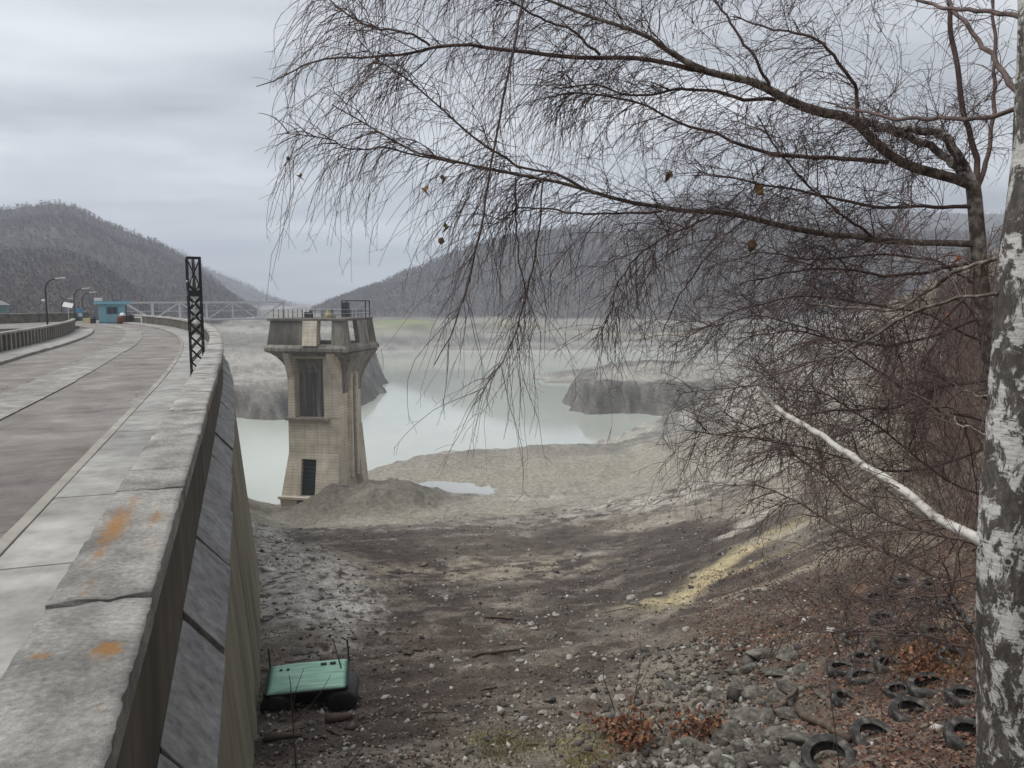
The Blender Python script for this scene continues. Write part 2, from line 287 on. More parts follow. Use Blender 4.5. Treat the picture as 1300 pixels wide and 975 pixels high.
def birch_bark():
    m = bpy.data.materials.new('birch_bark'); m.use_nodes = True; t = m.node_tree; b = t.nodes['Principled BSDF']; b.inputs['Roughness'].default_value = .75
    g = N(t, 'ShaderNodeTexCoord')
    def nz(scale, st, det=6, rough=.6, dist=0):
        mp = N(t, 'ShaderNodeMapping'); mp.inputs['Scale'].default_value = st; t.links.new(g.outputs['Object'], mp.inputs[0])
        n = N(t, 'ShaderNodeTexNoise'); n.inputs['Scale'].default_value = scale; n.inputs['Detail'].default_value = det; n.inputs['Roughness'].default_value = rough; n.inputs['Distortion'].default_value = dist
        t.links.new(mp.outputs[0], n.inputs['Vector']); return n.outputs[0]
    def ramp(src, st):
        r = N(t, 'ShaderNodeValToRGB'); t.links.new(src, r.inputs[0]); el = r.color_ramp.elements
        el[0].position, el[0].color = st[0][0], (*st[0][1], 1); el[1].position, el[1].color = st[-1][0], (*st[-1][1], 1)
        for p_, c_ in st[1:-1]:
            e_ = el.new(p_); e_.color = (*c_, 1)
        return r.outputs[0]
    big = nz(10.5, (1, 1, .6), 10, .74, .5)
    mask = ramp(big, [(.497, (0, 0, 0)), (.53, (1, 1, 1))])
    whitec = ramp(nz(30, (.5, .5, 3), 6), [(.3, (.36, .34, .31)), (.5, (.58, .57, .54)), (.7, (.72, .71, .68))])
    darkc = ramp(nz(34, (1, 1, .45), 9, .75), [(.3, (.028, .024, .02)), (.5, (.075, .065, .056)), (.72, (.19, .17, .15))])
    lent = ramp(nz(16, (1, 1, 7), 3, .5), [(.33, (.16, .14, .125)), (.37, (1, 1, 1))]); wl_ = N(t, 'ShaderNodeMix', data_type='RGBA', blend_type='MULTIPLY'); wl_.inputs[0].default_value = 1; t.links.new(whitec, wl_.inputs[6]); t.links.new(lent, wl_.inputs[7])
    mm = N(t, 'ShaderNodeMix', data_type='RGBA'); t.links.new(mask, mm.inputs[0]); t.links.new(darkc, mm.inputs[6]); t.links.new(wl_.outputs[2], mm.inputs[7])
    t.links.new(mm.outputs[2], b.inputs['Base Color'])
    mh = N(t, 'ShaderNodeMix', data_type='RGBA'); mh.inputs[0].default_value = .45; t.links.new(mask, mh.inputs[6]); t.links.new(darkc, mh.inputs[7])
    n2 = nz(55, (1, 1, .6), 9, .75); m3 = N(t, 'ShaderNodeMath', operation='SUBTRACT'); t.links.new(n2, m3.inputs[0])
    m4 = N(t, 'ShaderNodeMath', operation='MULTIPLY'); m4.inputs[1].default_value = .35; t.links.new(mask, m4.inputs[0]); t.links.new(m4.outputs[0], m3.inputs[1])
    bp = N(t, 'ShaderNodeBump'); bp.inputs['Strength'].default_value = .8; bp.inputs['Distance'].default_value = .012
    t.links.new(m3.outputs[0], bp.inputs['Height']); t.links.new(bp.outputs[0], b.inputs['Normal'])
    return m
M['birch'] = birch_bark()
M['limb'] = mat('white_limb_bark', [(.3, (.05, .042, .036)), (.4, (.30, .28, .25)), (.5, (.55, .53, .49)), (.7, (.68, .665, .63))], 22, 8, .8, .4, 60, .004, stretch=(1, 1, 1))

def coping_mat():                        # rough concrete with orange lichen patches where they grow
    m = mat('lichened_coping', [(.25, (.20, .193, .175)), (.42, (.345, .337, .312)), (.56, (.43, .42, .392)), (.75, (.60, .59, .56))], 30, 14, .9, 1.0, 110, .02, 'World', scale2=2.2, mix2=.5)
    t = m.node_tree; b = t.nodes['Principled BSDF']; src = b.inputs['Base Color'].links[0].from_socket
    g = N(t, 'ShaderNodeNewGeometry'); acc = None
    spots = [((*atz(px, py, -1.7)[:2],), rx, ry, am) for px, py, rx, ry, am in ((148, 668, .10, .6, .85), (128, 700, .08, .4, .6), (168, 640, .08, .4, .6), (198, 658, .09, .4, .62), (190, 690, .14, .5, .42), (136, 822, .085, .12, .85), (48, 832, .08, .06, .6), (70, 805, .2, .3, .38), (118, 742, .25, .2, .42), (105, 755, .05, .08, .6), (120, 900, .1, .12, .36))]
    n = N(t, 'ShaderNodeTexNoise'); n.inputs['Scale'].default_value = 22; n.inputs['Detail'].default_value = 12; n.inputs['Roughness'].default_value = .85; t.links.new(g.outputs['Position'], n.inputs['Vector'])
    for (cx, cy_), rx, ry, amt in spots:
        mp = N(t, 'ShaderNodeMapping'); mp.vector_type = 'TEXTURE'; mp.inputs['Location'].default_value = (cx, cy_, -1.7); mp.inputs['Rotation'].default_value = (0, 0, R(19.4)); mp.inputs['Scale'].default_value = (rx, ry, 1)
        t.links.new(g.outputs['Position'], mp.inputs[0])
        ln = N(t, 'ShaderNodeVectorMath', operation='LENGTH'); t.links.new(mp.outputs[0], ln.inputs[0])
        mr = N(t, 'ShaderNodeMapRange'); mr.inputs[1].default_value = 1.9; mr.inputs[2].default_value = .1; mr.inputs[3].default_value = 0; mr.inputs[4].default_value = amt; t.links.new(ln.outputs['Value'], mr.inputs[0])
        if acc is None: acc = mr.outputs[0]
        else:
            q = N(t, 'ShaderNodeMath', operation='MAXIMUM'); t.links.new(acc, q.inputs[0]); t.links.new(mr.outputs[0], q.inputs[1]); acc = q.outputs[0]
    q = N(t, 'ShaderNodeMath', operation='MULTIPLY_ADD'); q.inputs[1].default_value = 2.6; t.links.new(n.outputs[0], q.inputs[0]); t.links.new(acc, q.inputs[2])
    mr = N(t, 'ShaderNodeMapRange'); mr.inputs[1].default_value = 1.72; mr.inputs[2].default_value = 2.05; mr.inputs[4].default_value = .85; t.links.new(q.outputs[0], mr.inputs[0])
    mm = N(t, 'ShaderNodeMix', data_type='RGBA'); t.links.new(mr.outputs[0], mm.inputs[0]); t.links.new(src, mm.inputs[6]); mm.inputs[7].default_value = (.40, .20, .055, 1)
    t.links.new(mm.outputs[2], b.inputs['Base Color']); return m
M['coping'] = coping_mat()

# ------------------------------------------------------------------ terrain
WATER = -28.0
CPTS = [(0,0,-1.8),(-1.5,0,-2.4),(6,0,-.5),(15,0,3),(-6,2,-4.6),(0,-12,1),(15,-12,6),(-6,-12,-4),
 (2,3.2,-3.25),(5,3.2,-2.4),(10,3.2,.2),(-1,3.2,-3.5),(20,4,5),
 (-3,8.5,-5.7),(0,8.5,-5.55),(3.5,8.5,-5.4),(6,8.5,-4.6),(10,8.5,-2.2),(20,9,3),
 (-4,12,-6.8),(0,12,-6.8),(4,12,-6.5),(6.5,13,-5.9),(9,13,-4.7),(14,13,-1.2),(-12,12,-9),
 (-7,20,-8.9),(0,20,-8.9),(6,20,-8.0),(11,20,-5.8),(18,20,-1),(30,20,6),
 (-13,35,-11.9),(0,35,-12),(8,35,-11),(16,35,-8.2),(25,35,-2),(40,35,8),(-30,30,-16),(-45,60,-14),
 (-22,60,-18),(-8,60,-18),(8,60,-16.6),(20,60,-13.5),(33,60,-7),(50,60,3),(80,60,20),
 (-28,85,-24.5),(-10,85,-24),(8,85,-23),(25,85,-19),(45,85,-9),(70,85,4),
 (-35,105,-28.8),(-28,103,-28.1),(-18,110,-27.2),(-12,105,-26.7),(2,105,-26.4),(20,105,-24),(40,105,-17),(60,105,-7),(90,105,8),
 (-30,125,-30.5),(-23,119,-27.6),(-17,125,-27.0),(-14,131,-26.9),(-6,131,-25.9),(10,134,-25.2),(28,140,-24.2),(45,140,-18),(70,140,-7),(110,140,14),
 (-45,120,-32),(-30,145,-33),(-5,152,-30.5),(12,158,-30),(24,170,-29.5),(38,168,-25),
 (60,180,-15),(50,182,-22),(90,180,0),(130,180,20),(42,235,-30),(75,230,-20),(110,230,-3),(160,230,20),
 (36,310,-31),(70,300,-28.6),(110,300,-18),(180,300,8),(90,400,-28.6),(170,400,-12),(250,400,12),
 (-10,200,-36),(-20,300,-36),(0,380,-34),(-60,150,-33),(-70,180,-31),(-50,200,-31),(-60,300,-31),
 (-115,170,-14),(-115,250,-18),(-140,350,-18),(-100,430,-22),(-62,128,-20),(-66,152,-29),
 (-75,105,-3.4),(-90,90,-3.2),(-100,130,-3.2),(-60,92,-3.3),(-55,99,-5.5),(-80,60,-3.3),
 (-60,428,-28.4),(0,428,-28.4),(45,428,-28.4),(-60,455,-19),(0,455,-18),(50,455,-18),(-60,520,-16),(0,520,-16),(60,520,-15),
 (0,700,-14),(-140,700,-14),(140,700,-10),(0,1500,-18),(700,1500,-5),(-700,1500,-5),(0,4000,-20),(2500,4000,-15),(-2500,4000,-15),(400,420,40),(-300,300,-8),(-250,150,0),(300,150,70)]
CPTS = np.array(CPTS, float)
def uv(x, y):
    yy = np.maximum(y, -14) + 25; return np.stack([1.35 * x / yy, np.log(yy)], -1)
def tps(r2): return np.where(r2 > 1e-12, .5 * r2 * np.log(r2 + 1e-30), 0)
_q = uv(CPTS[:, 0], CPTS[:, 1]); _n = len(_q)
_K = tps(((_q[:, None] - _q[None]) ** 2).sum(-1)) + np.eye(_n) * 3e-4
_P = np.c_[np.ones(_n), _q]; _A = np.block([[_K, _P], [_P.T, np.zeros((3, 3))]])
_w = np.linalg.solve(_A, np.r_[CPTS[:, 2], 0, 0, 0])
def base_h(x, y):
    x = np.asarray(x, float); y = np.asarray(y, float); q = uv(x, y).reshape(-1, 2); out = np.empty(len(q))
    for i in range(0, len(q), 40000):
        s = q[i:i + 40000]; out[i:i + 40000] = tps(((s[:, None] - _q[None]) ** 2).sum(-1)) @ _w[:_n] + np.c_[np.ones(len(s)), s] @ _w[_n:]
    return out.reshape(x.shape)
def sdist(x, y, poly):                  # signed distance, positive inside
    d = np.full(x.shape, 1e9); ins = np.zeros(x.shape, bool); n = len(poly)
    for i in range(n):
        ax, ay = poly[i]; bx, by = poly[(i + 1) % n]
        ex, ey = bx - ax, by - ay; t = np.clip(((x - ax) * ex + (y - ay) * ey) / (ex * ex + ey * ey), 0, 1)
        d = np.minimum(d, np.hypot(x - ax - t * ex, y - ay - t * ey))
        ins ^= ((ay > y) != (by > y)) & (x < (bx - ax) * (y - ay) / (by - ay + 1e-12) + ax)
    return np.where(ins, d, -d)
W_ = lambda *a: [tuple(atz(px, py, WATER)[:2]) for px, py in a]
LP = W_((255, 534), (300, 533), (340, 535), (375, 532), (420, 529), (455, 525), (476, 508), (488, 494)) + [(-43, 262), (-58, 330), (-85, 410), (-200, 420), (-200, 178)]
RP = W_((714, 503), (718, 522), (745, 526), (790, 524), (840, 528), (930, 532)) + [(95, 190), (95, 250), (34, 256), (22, 235)]
SP2 = W_((655, 481), (688, 487), (740, 488), (840, 487)) + [(95, 262), (95, 310), (40, 312)]
def height(x, y, fine=True):
    x = np.asarray(x, float); y = np.asarray(y, float); z = base_h(x, y); r = np.hypot(x, y)
    # scrubby lake-bed relief, growing with distance from the camera's slope
    z = z + fbm(x * .06, y * .06, 4, 3) * np.clip((y - 18) / 60, 0, 1) * 1.3 * sstep(420, 300, y)
    z = z + fbm(x * .33, y * .33, 4, 11) * (.12 + .30 * np.clip((r - 10) / 60, 0, 1))
    # rocky mound beside the intake tower
    m = np.exp(-((((x + 17.6) / 8.0) ** 2 + ((y - 93.5) / 6.0) ** 2) ** 1.5)) * 3.7 + np.exp(-(((x + 10) / 7) ** 2 + ((y - 100) / 4) ** 2)) * 1.1
    z = z + m * (1 + .45 * fbm(x * .35, y * .35, 4, 21))
    pd2 = ((x + 9.8) / 15) ** 2 + ((y - 108) / 10) ** 2; z = z + (np.maximum(z, -26.8) - z) * sstep(1.3, .9, pd2)     # shallow basin that holds the puddle
    pb = np.exp(-((((x + 9.8) / 8.2) ** 2 + ((y - 108) / 5.2) ** 2 + .35 * fbm(x * .2, y * .2, 3, 91)) ** 2)); z = z * (1 - pb) - 27.25 * pb
    for poly, top, edge, amp, sd in ((LP, lambda: -22.3 + .055 * (y - 178) + 5.5 * np.exp(-(((x + 39) / 7) ** 2 + ((y - 203) / 14) ** 2)), 8, 2.4, 31),
                                     (RP, lambda: -20.6 + .02 * (x - 15), 5, 1.6, 37), (SP2, lambda: -26.3 + .05 * (x - 5) * .6, 7, .8, 41)):
        d = sdist(x, y, poly) + fbm(x * .12, y * .12, 4, sd) * 3.5
        t = sstep(-2.5, edge, d); tp = top() + fbm(x * .16, y * .16, 4, sd + 5) * amp * (1.2 - .5 * t)
        z = np.where(d > -2.5, np.maximum(z, -30.5 + (tp + 30.5) * t), z)
    q_ = z / 1.5 + .25 * fbm(x * .05, y * .05, 3, 95); fr_ = q_ - np.floor(q_); z = z + (sstep(.5, 1, fr_) - fr_) * 1.5 * .75 * sstep(118, 150, y) * sstep(-28.4, -27.6, z)
    z = z + 11 * np.exp(-(((x + 66) / 42) ** 2 + ((y - 545) / 60) ** 2)); far = sstep(400, 470, y); z = z + fbm(x * .02, y * .02, 4, 51) * 4 * far
    if fine:
        z = z + (fbm(x * 1.7, y * 1.7, 4, 61) * .11 + fbm(x * 7, y * 7, 3, 71) * .022) * sstep(90, 25, r)
        cl = np.abs(fbm(x * .9, y * .9, 4, 77)); z = z + cl * .10 * sstep(80, 20, r) * sstep(6, 10, r)
        z = z + fbm(x * .9, y * .9, 4, 81) * .22 * sstep(20, 60, r) * sstep(300, 200, r)
    return z
ang = np.concatenate([np.linspace(-180, -50, 40, endpoint=False), np.linspace(-50, -37, 30, endpoint=False), np.linspace(-37, 37, 480, endpoint=False), np.linspace(37, 50, 30, endpoint=False), np.linspace(50, 180, 40, endpoint=False)])
rad = np.concatenate([np.linspace(.3, 4, 12, endpoint=False), np.geomspace(4, 60, 300, endpoint=False), np.geomspace(60, 520, 210, endpoint=False), np.geomspace(520, 9000, 40)])
TH, RR = np.meshgrid(np.radians(ang), rad); GX = np.sin(TH) * RR; GY = np.cos(TH) * RR
GZ = height(GX, GY)
def GRID(x, y):                         # height of the built sheet, read back from its own grid
    x = np.asarray(x, float); y = np.asarray(y, float); fa = np.interp(np.degrees(np.arctan2(x, y)), ang, np.arange(len(ang))); fr = np.interp(np.hypot(x, y), rad, np.arange(len(rad)))
    ia = np.clip(fa.astype(int), 0, len(ang) - 2); ir = np.clip(fr.astype(int), 0, len(rad) - 2); a, b = fa - ia, fr - ir
    return (GZ[ir, ia] * (1 - a) + GZ[ir, ia + 1] * a) * (1 - b) + (GZ[ir + 1, ia] * (1 - a) + GZ[ir + 1, ia + 1] * a) * b
def H1(x, y): return float(GRID(np.array([x]), np.array([y]))[0])
def hits(pxs):                          # where pixel rays meet the ground, vectorised
    D = np.array([ray(a, b) for a, b in pxs]); E_ = D / D[:, 1:2]; ys = np.geomspace(4, 600, 130)
    below = E_[:, 2:3] * ys < GRID(E_[:, 0:1] * ys, np.broadcast_to(ys, (len(D), len(ys)))); idx = np.where(below.any(1), below.argmax(1), len(ys) - 1); lo, hi = ys[np.maximum(idx - 1, 0)].copy(), ys[idx].copy()
    for _ in range(9):
        m = (lo + hi) / 2; b = E_[:, 2] * m < GRID(E_[:, 0] * m, m); hi = np.where(b, m, hi); lo = np.where(b, lo, m)
    out = E_ * hi[:, None]; out[:, 2] = GRID(out[:, 0], out[:, 1]); return out
def ghit(px, py): return hits([(px, py)])[0]

na, nr = len(ang), len(rad); I = np.arange(na * nr).reshape(nr, na); J = np.roll(I, -1, 1)
quads = np.stack([I[:-1], J[:-1], J[1:], I[1:]], -1).reshape(-1, 4)[:, ::-1]
V = np.stack([GX, GY, GZ], -1).reshape(-1, 3)
# true ground colours: wet dark soil, pale silt, tan clay, leaf mould, each a patch on the ground
x, y, z = V.T; r = np.hypot(x, y)
n_a = fbm(x * .35, y * .35, 5, 101); n_b = fbm(x * 1.3, y * 1.3, 5, 111); n_c = fbm(x * .09, y * .09, 4, 121); n_d = fbm(x * 4.5, y * 4.5, 4, 131)
def L3(a): return np.array(a, float)
C = np.tile(L3((.225, .20, .165)), (len(V), 1)) * (1 + .35 * n_a + .3 * n_d)[:, None]
def blend(mask, c):
    global C
    m_ = np.clip(mask, 0, 1)[:, None]; C = C * (1 - m_) + L3(c) * m_
def ell(px, py, rx, ry, soft=.6, nz=.7, rot=0):
    c, a, b, t, bt = hits([(px, py), (px + rx, py), (px - rx, py), (px, py - ry), (px, py + ry)])
    ax = max(np.hypot(*(a - b)[:2]) / 2, .1); v = (t - bt)[:2]; ay = max(np.hypot(*v) / 2, .1); v = v / np.hypot(*v); u = np.array([v[1], -v[0]])
    cx, cyy = (c[:2] + (t + bt)[:2] / 2) / 2
    du = ((x - cx) * u[0] + (y - cyy) * u[1]) / ax; dv_ = ((x - cx) * v[0] + (y - cyy) * v[1]) / ay
    d = np.hypot(du, dv_) + nz * (n_a * .55 + n_b * .55)
    return sstep(1 + soft / 2, 1 - soft / 2, d)
DARK = (.068, .056, .050); PALE = (.56, .55, .52); TAN = (.36, .325, .255); YEL = (.46, .40, .25); LITTER = (.10, .066, .052); LIGHT = (.31, .292, .25)
blend(sstep(22, 60, y) * .6, LIGHT)
_cx, _sx = math.cos(R(28)), math.sin(R(28)); sa_, sb_ = x * _cx + y * _sx, -x * _sx + y * _cx; n_s = fbm(sa_ * .13 + n_c * 1.5, sb_ * .5 + n_c * 2.5, 5, 141); n_s2 = fbm(sa_ * .6 + n_a * .8, sb_ * 1.7 + n_a * 1.2, 4, 151)
for a in ((620, 690, 230, 48), (700, 770, 330, 60), (420, 690, 110, 18), (520, 740, 120, 45), (860, 700, 110, 36)): blend(ell(*a) * (.82 + .3 * n_b), DARK)
for a in ((560, 850, 300, 75), (420, 880, 160, 90)): blend(ell(*a) * (.75 + .5 * n_b), (.090, .072, .060))
for a in ((430, 735, 80, 40), (640, 720, 130, 18)): blend(ell(*a, nz=1.2) * .75 * sstep(-.2, .3, n_b), TAN)
for a in ((660, 630, 90, 7), (960, 600, 90, 8)): blend(ell(*a, nz=.9) * .6 * sstep(-.25, .2, n_b), (.50, .48, .43))
for a in ((600, 600, 150, 20), (760, 590, 160, 28), (560, 650, 130, 16)): blend(ell(*a, nz=.9) * .6, (.30, .28, .225))
def streak_band(p, q, wd, c, k=1.0):
    a, b = hits([p, q]); e = (b - a)[:2]; Ln = np.hypot(*e); e /= Ln
    t = (x - a[0]) * e[0] + (y - a[1]) * e[1]; s = (x - a[0]) * -e[1] + (y - a[1]) * e[0]
    wv = wd * (1 + .9 * n_a); blend(sstep(-.1 * Ln, .08 * Ln, t) * sstep(1.15 * Ln, .9 * Ln, t) * sstep(wv + wd * .5, wv * .4, np.abs(s + n_c * 2 + n_b * .35)) * k, c)
for a in ((600, 800, 110, 10), (880, 800, 120, 14), (840, 870, 110, 16)): blend(ell(*a, nz=1.4) * .5 * sstep(-.1, .3, n_b), (.27, .245, .205))
blend(ell(930, 850, 120, 70, nz=1.0) * .65, (.25, .22, .17)); lm = sstep(3.2, 5.0, x + n_a * 1.2 + n_b * .4) * sstep(24, 15, y) ; blend(lm * .88, LITTER); blend(lm * sstep(.05, .4, n_b) * .7, (.15, .092, .06))
lm2 = sstep(7.5, 6.5, y + n_a) * sstep(-6, -3, x); blend(lm2 * .5, (.13, .09, .06))
for a in ((640, 945, 60, 22), (740, 950, 40, 30)): blend(ell(*a, nz=.8) * .75 * sstep(-.3, .1, n_d), (.17, .165, .05))
fl = sstep(14, 24, y) * sstep(125, 80, y); n_s = n_s * .55 + n_a * .4 + n_b * .25; blend(fl * sstep(.06, .42, n_s) * .6, (.36, .345, .295)); blend(fl * sstep(-.06, -.42, n_s) * .7, (.066, .056, .053)); nr_ = sstep(6, 9, y) * sstep(40, 20, y); blend(nr_ * sstep(.10, .4, n_s2) * .45, (.30, .275, .235)); blend(nr_ * sstep(-.05, -.4, n_s2) * .6, (.055, .046, .042))
for a in ((385, 745, 65, 50), (345, 700, 30, 30), (325, 672, 18, 8), (420, 780, 60, 22)): blend(ell(*a, soft=.9, nz=1.1) * .9 * sstep(-.45, .12, n_b * .6 + n_d), PALE)
streak_band((820, 768), (985, 672), .8, YEL, .95); streak_band((880, 740), (1030, 690), .45, YEL, .8); streak_band((950, 690), (1080, 640), .8, TAN, .9); streak_band((905, 765), (1075, 705), .35, TAN, .8); streak_band((900, 690), (1000, 630), .5, (.5, .48, .43), .7); streak_band((930, 722), (1090, 668), .5, (.09, .08, .075), .7)
md = np.exp(-(((x + 17.6) / 9.5) ** 2 + ((y - 93.5) / 8) ** 2)); blend(sstep(.15, .6, md) * (.75 + .5 * n_a), (.125, .112, .095))
hill = sstep(-9, -2, z + n_c * 3) * sstep(12, 26, y); blend(hill * .9, (.15, .115, .08)); blend(hill * sstep(.1, .4, n_a) * .6, (.12, .12, .06))
# terraced draw-down bands left by the falling water
bands = vnoise(z * 1.1 + n_c * 1.2, x * 0 + 3.0, 5) - .5; dd = sstep(105, 150, y) * (1 - hill); blend(dd * .85, (.235, .225, .20)); C *= (1 + (.95 * bands + .35 * n_b) * dd)[:, None]
zx = np.gradient(GZ, axis=0) / np.gradient(rad)[:, None]; steep = np.clip(np.abs(zx).reshape(-1) * 1.2 - .25, 0, 1); blend(steep * dd * (.8 + .5 * n_b), (.105, .098, .088))
for a in ((720, 515, 8, 4),): pass
fz = sstep(440, 470, y) * sstep(900, 600, y); blend(fz * .85, (.19, .175, .115)); nf_ = fbm(x * .025, y * .06, 4, 171); blend(fz * sstep(.0, .3, nf_) * .8, (.33, .29, .215)); blend(fz * sstep(-.05, -.35, nf_) * .8, (.09, .08, .06)); g_ = sstep(-34, -80, x) * 0
gf = np.exp(-(((x + 66) / 50) ** 2 + ((y - 540) / 70) ** 2)); blend(sstep(.2, .6, gf) * .9, (.21, .24, .085))
mk_ = (y > 150) & (y < 330) & (np.abs(x) < 120); ed = np.full(len(x), -99.0)
for pl_ in (LP, RP): ed[mk_] = np.maximum(ed[mk_], sdist(x[mk_], y[mk_], pl_))
ed = ed + n_a * 3; rk = sstep(-4, 0, ed) * sstep(13, 6, ed); blend(rk * .85, (.115, .108, .096)); C *= (1 + rk * .9 * fbm(x * .8, y * .8, 4, 161))[:, None]
wet = sstep(-26.9, -28.1, z) * sstep(90, 110, y); blend(wet * .35, (.16, .15, .13))
C = np.clip(C * (1 + np.outer(sstep(70, 35, y), (.03, 0, -.03))), .015, .8)
gm = attr_mat('lake_bed_ground', 'tint', .9, (1.8, 11.0, 45.0), 1.0, 14, .08, .3, .42)
me = mesh_np('ground', V, quads, gm, True); set_attr(me, 'tint', C)
ground = link('ground', me); tag(ground, 'bare lake bed and slope of dark soil, silt and clay', kind='structure')

# ------------------------------------------------------------------ water
def water_mat(name, deep, rough, bump, sc_):
    m = mat(name, [(.3, tuple(c * .84 for c in deep)), (.5, deep), (.7, tuple(c * 1.12 for c in deep))], .03, 8, rough, bump, sc_, .03, 'World', (1, .35, 1), spec=.5, rough_var=.26 if rough > .2 else 0); return m
M['water'] = water_mat('milky_green_water', (.47, .50, .445), .30, .4, .5)
M['puddle'] = water_mat('puddle_water', (.42, .43, .41), .08, .05, 1)
mb = MB(); mb.add([(-320, 60, WATER), (260, 60, WATER), (260, 470, WATER), (-320, 470, WATER), (-320, 60, WATER - 12), (260, 60, WATER - 12), (260, 470, WATER - 12), (-320, 470, WATER - 12)],
  [(0, 1, 2, 3), (7, 6, 5, 4), (4, 5, 1, 0), (5, 6, 2, 1), (6, 7, 3, 2), (7, 4, 0, 3)])
o = mb.build('water', M['water']); tag(o, 'still milky green reservoir water', kind='structure')
pts = []
for k in range(40):
    a = 2 * math.pi * k / 40; rr = 1 + .2 * math.sin(3 * a + 1) + .1 * math.sin(7 * a); pts.append((-9.8 + 10.5 * rr * math.cos(a), 108 + 6.6 * rr * math.sin(a)))
pz = -26.93
mb = MB(); mb.add([(p[0], p[1], pz) for p in pts], [tuple(range(40))]); o = mb.build('puddle', M['puddle']); tag(o, 'shallow pale puddle on the lake bed', kind='structure')

# ------------------------------------------------------------------ hills and far woods
hill_m = mat('wooded_hill_floor', [(.3, (.075, .06, .052)), (.55, (.10, .082, .07)), (.75, (.125, .102, .085))], .03, 8, .95, .6, .3, 1.5, 'World')
def hill_shore(m):                      # bare rock and silt below the old full-water line, woods above it
    t = m.node_tree; b = t.nodes['Principled BSDF']; src = b.inputs['Base Color'].links[0].from_socket; g = N(t, 'ShaderNodeNewGeometry'); sp = N(t, 'ShaderNodeSeparateXYZ'); t.links.new(g.outputs['Position'], sp.inputs[0])
    n = N(t, 'ShaderNodeTexNoise'); n.inputs['Scale'].default_value = .05; n.inputs['Detail'].default_value = 6; t.links.new(g.outputs['Position'], n.inputs['Vector'])
    q = N(t, 'ShaderNodeMath', operation='MULTIPLY_ADD'); q.inputs[1].default_value = 5; t.links.new(n.outputs[0], q.inputs[0]); t.links.new(sp.outputs[2], q.inputs[2])
    r_ = N(t, 'ShaderNodeMapRange'); r_.inputs[1].default_value = -10; r_.inputs[2].default_value = -8.4; t.links.new(q.outputs[0], r_.inputs[0])
    mm = N(t, 'ShaderNodeMix', data_type='RGBA'); t.links.new(r_.outputs[0], mm.inputs[0]); mm.inputs[6].default_value = (.25, .235, .205, 1); t.links.new(src, mm.inputs[7]); t.links.new(mm.outputs[2], b.inputs['Base Color'])
hill_shore(hill_m)
forest_pts = []
def ridge(name, crest, dist, base, front, back, label, dens, tree_h, seed, amp=5, sq_=.75):
    crest = np.array(crest, float); n = 220; px = np.linspace(crest[0, 0], crest[-1, 0], n); py = np.interp(px, crest[:, 0], crest[:, 1])
    k = np.ones(7) / 7; py[3:-3] = np.convolve(py, k, 'valid')
    P = np.array([at(a, b, dist) for a, b in zip(px, py)]); prof = [(-.04, 0)] + [(f, f) for f in np.linspace(0, 1, 46)] + [(1 + b, None) for b in (.1, .25, .45, .7, 1.0)]
    rows = []
    for f, q in prof:
        if f <= 1: yy = dist - front * (1 - f); hz = base + (P[:, 2] - base) * (max(f, 0) ** .85) - (45 if f < 0 else 0)
        else: yy = dist + back * (f - 1); hz = base + (P[:, 2] - base) * max(0, 1 - (f - 1)) ** 1.2
        xx = P[:, 0] * (1 + (yy / dist - 1) * sq_); yv = np.full(n, yy)
        hz = hz + fbm(xx * .012, yv * .012, 4, seed) * amp * 2.2 * math.sin(math.pi * max(0, min(f, 1)) * .92) + fbm(xx * .05, yv * .05, 3, seed + 9) * amp * .35
        rows.append(np.stack([xx, yv, hz], -1))
    G = np.array(rows); m_ = len(prof); Ii = np.arange(m_ * n).reshape(m_, n)
    q = np.stack([Ii[:-1, :-1], Ii[:-1, 1:], Ii[1:, 1:], Ii[1:, :-1]], -1).reshape(-1, 4)
    o = link(name, mesh_np(name, G.reshape(-1, 3), q, hill_m, True)); tag(o, label, kind='structure')
    cnt = int(dens); a = rng.uniform(0, n - 1.01, cnt); b = 1.01 + rng.uniform(0, 1, cnt) ** .8 * 46.8
    ia = a.astype(int); ib = b.astype(int); fa = (a - ia)[:, None]; fb = (b - ib)[:, None]
    p = (G[ib, ia] * (1 - fa) + G[ib, ia + 1] * fa) * (1 - fb) + (G[ib + 1, ia] * (1 - fa) + G[ib + 1, ia + 1] * fa) * fb
    k_ = p[:, 2] > -11.5; p = p[k_]; forest_pts.append((p, np.full(len(p), tree_h) * rng.uniform(.6, 1.25, len(p))))
ridge('hill', [(-420, 300), (-200, 262), (-60, 268), (0, 266), (70, 259), (95, 262), (130, 278), (165, 297), (200, 308), (235, 330), (270, 355), (300, 380), (325, 397), (350, 412), (380, 430)], 620, -24, 330, 260, 'bare wooded hill behind the far end of the dam', 22000, 4.6, 201, 5, .97)
ridge('hill', [(-420, 300), (-200, 312), (-40, 322), (20, 322), (75, 320), (110, 330), (145, 348), (175, 372), (200, 398), (225, 415)], 330, -16, 130, 120, 'lower dark wooded spur behind the lamp posts', 9000, 3.6, 211, 3, .95)
ridge('hill', [(150, 300), (230, 320), (265, 342), (300, 356), (340, 375), (370, 388), (395, 396), (430, 405)], 1350, -20, 350, 400, 'pale distant ridge in the valley gap', 3000, 8, 221)
ridge('hill', [(250, 372), (330, 378), (380, 390), (430, 392), (520, 380)], 2600, -20, 500, 500, 'faint far mountain closing the valley', 600, 12, 231)
ridge('hill', [(395, 402), (420, 388), (445, 376), (500, 354), (560, 330), (600, 316), (640, 304), (690, 292), (740, 292), (800, 300), (900, 318), (1000, 330), (1100, 345)], 720, -12, 230, 300, 'dark wooded hillside across the water', 19000, 4.6, 241)
ridge('hill', [(560, 372), (620, 350), (700, 322), (780, 298), (850, 286), (950, 284), (1100, 290), (1300, 300), (1600, 310)], 640, -18, 180, 300, 'nearer wooded slope on the right bank beyond the birch', 16000, 4.6, 251)
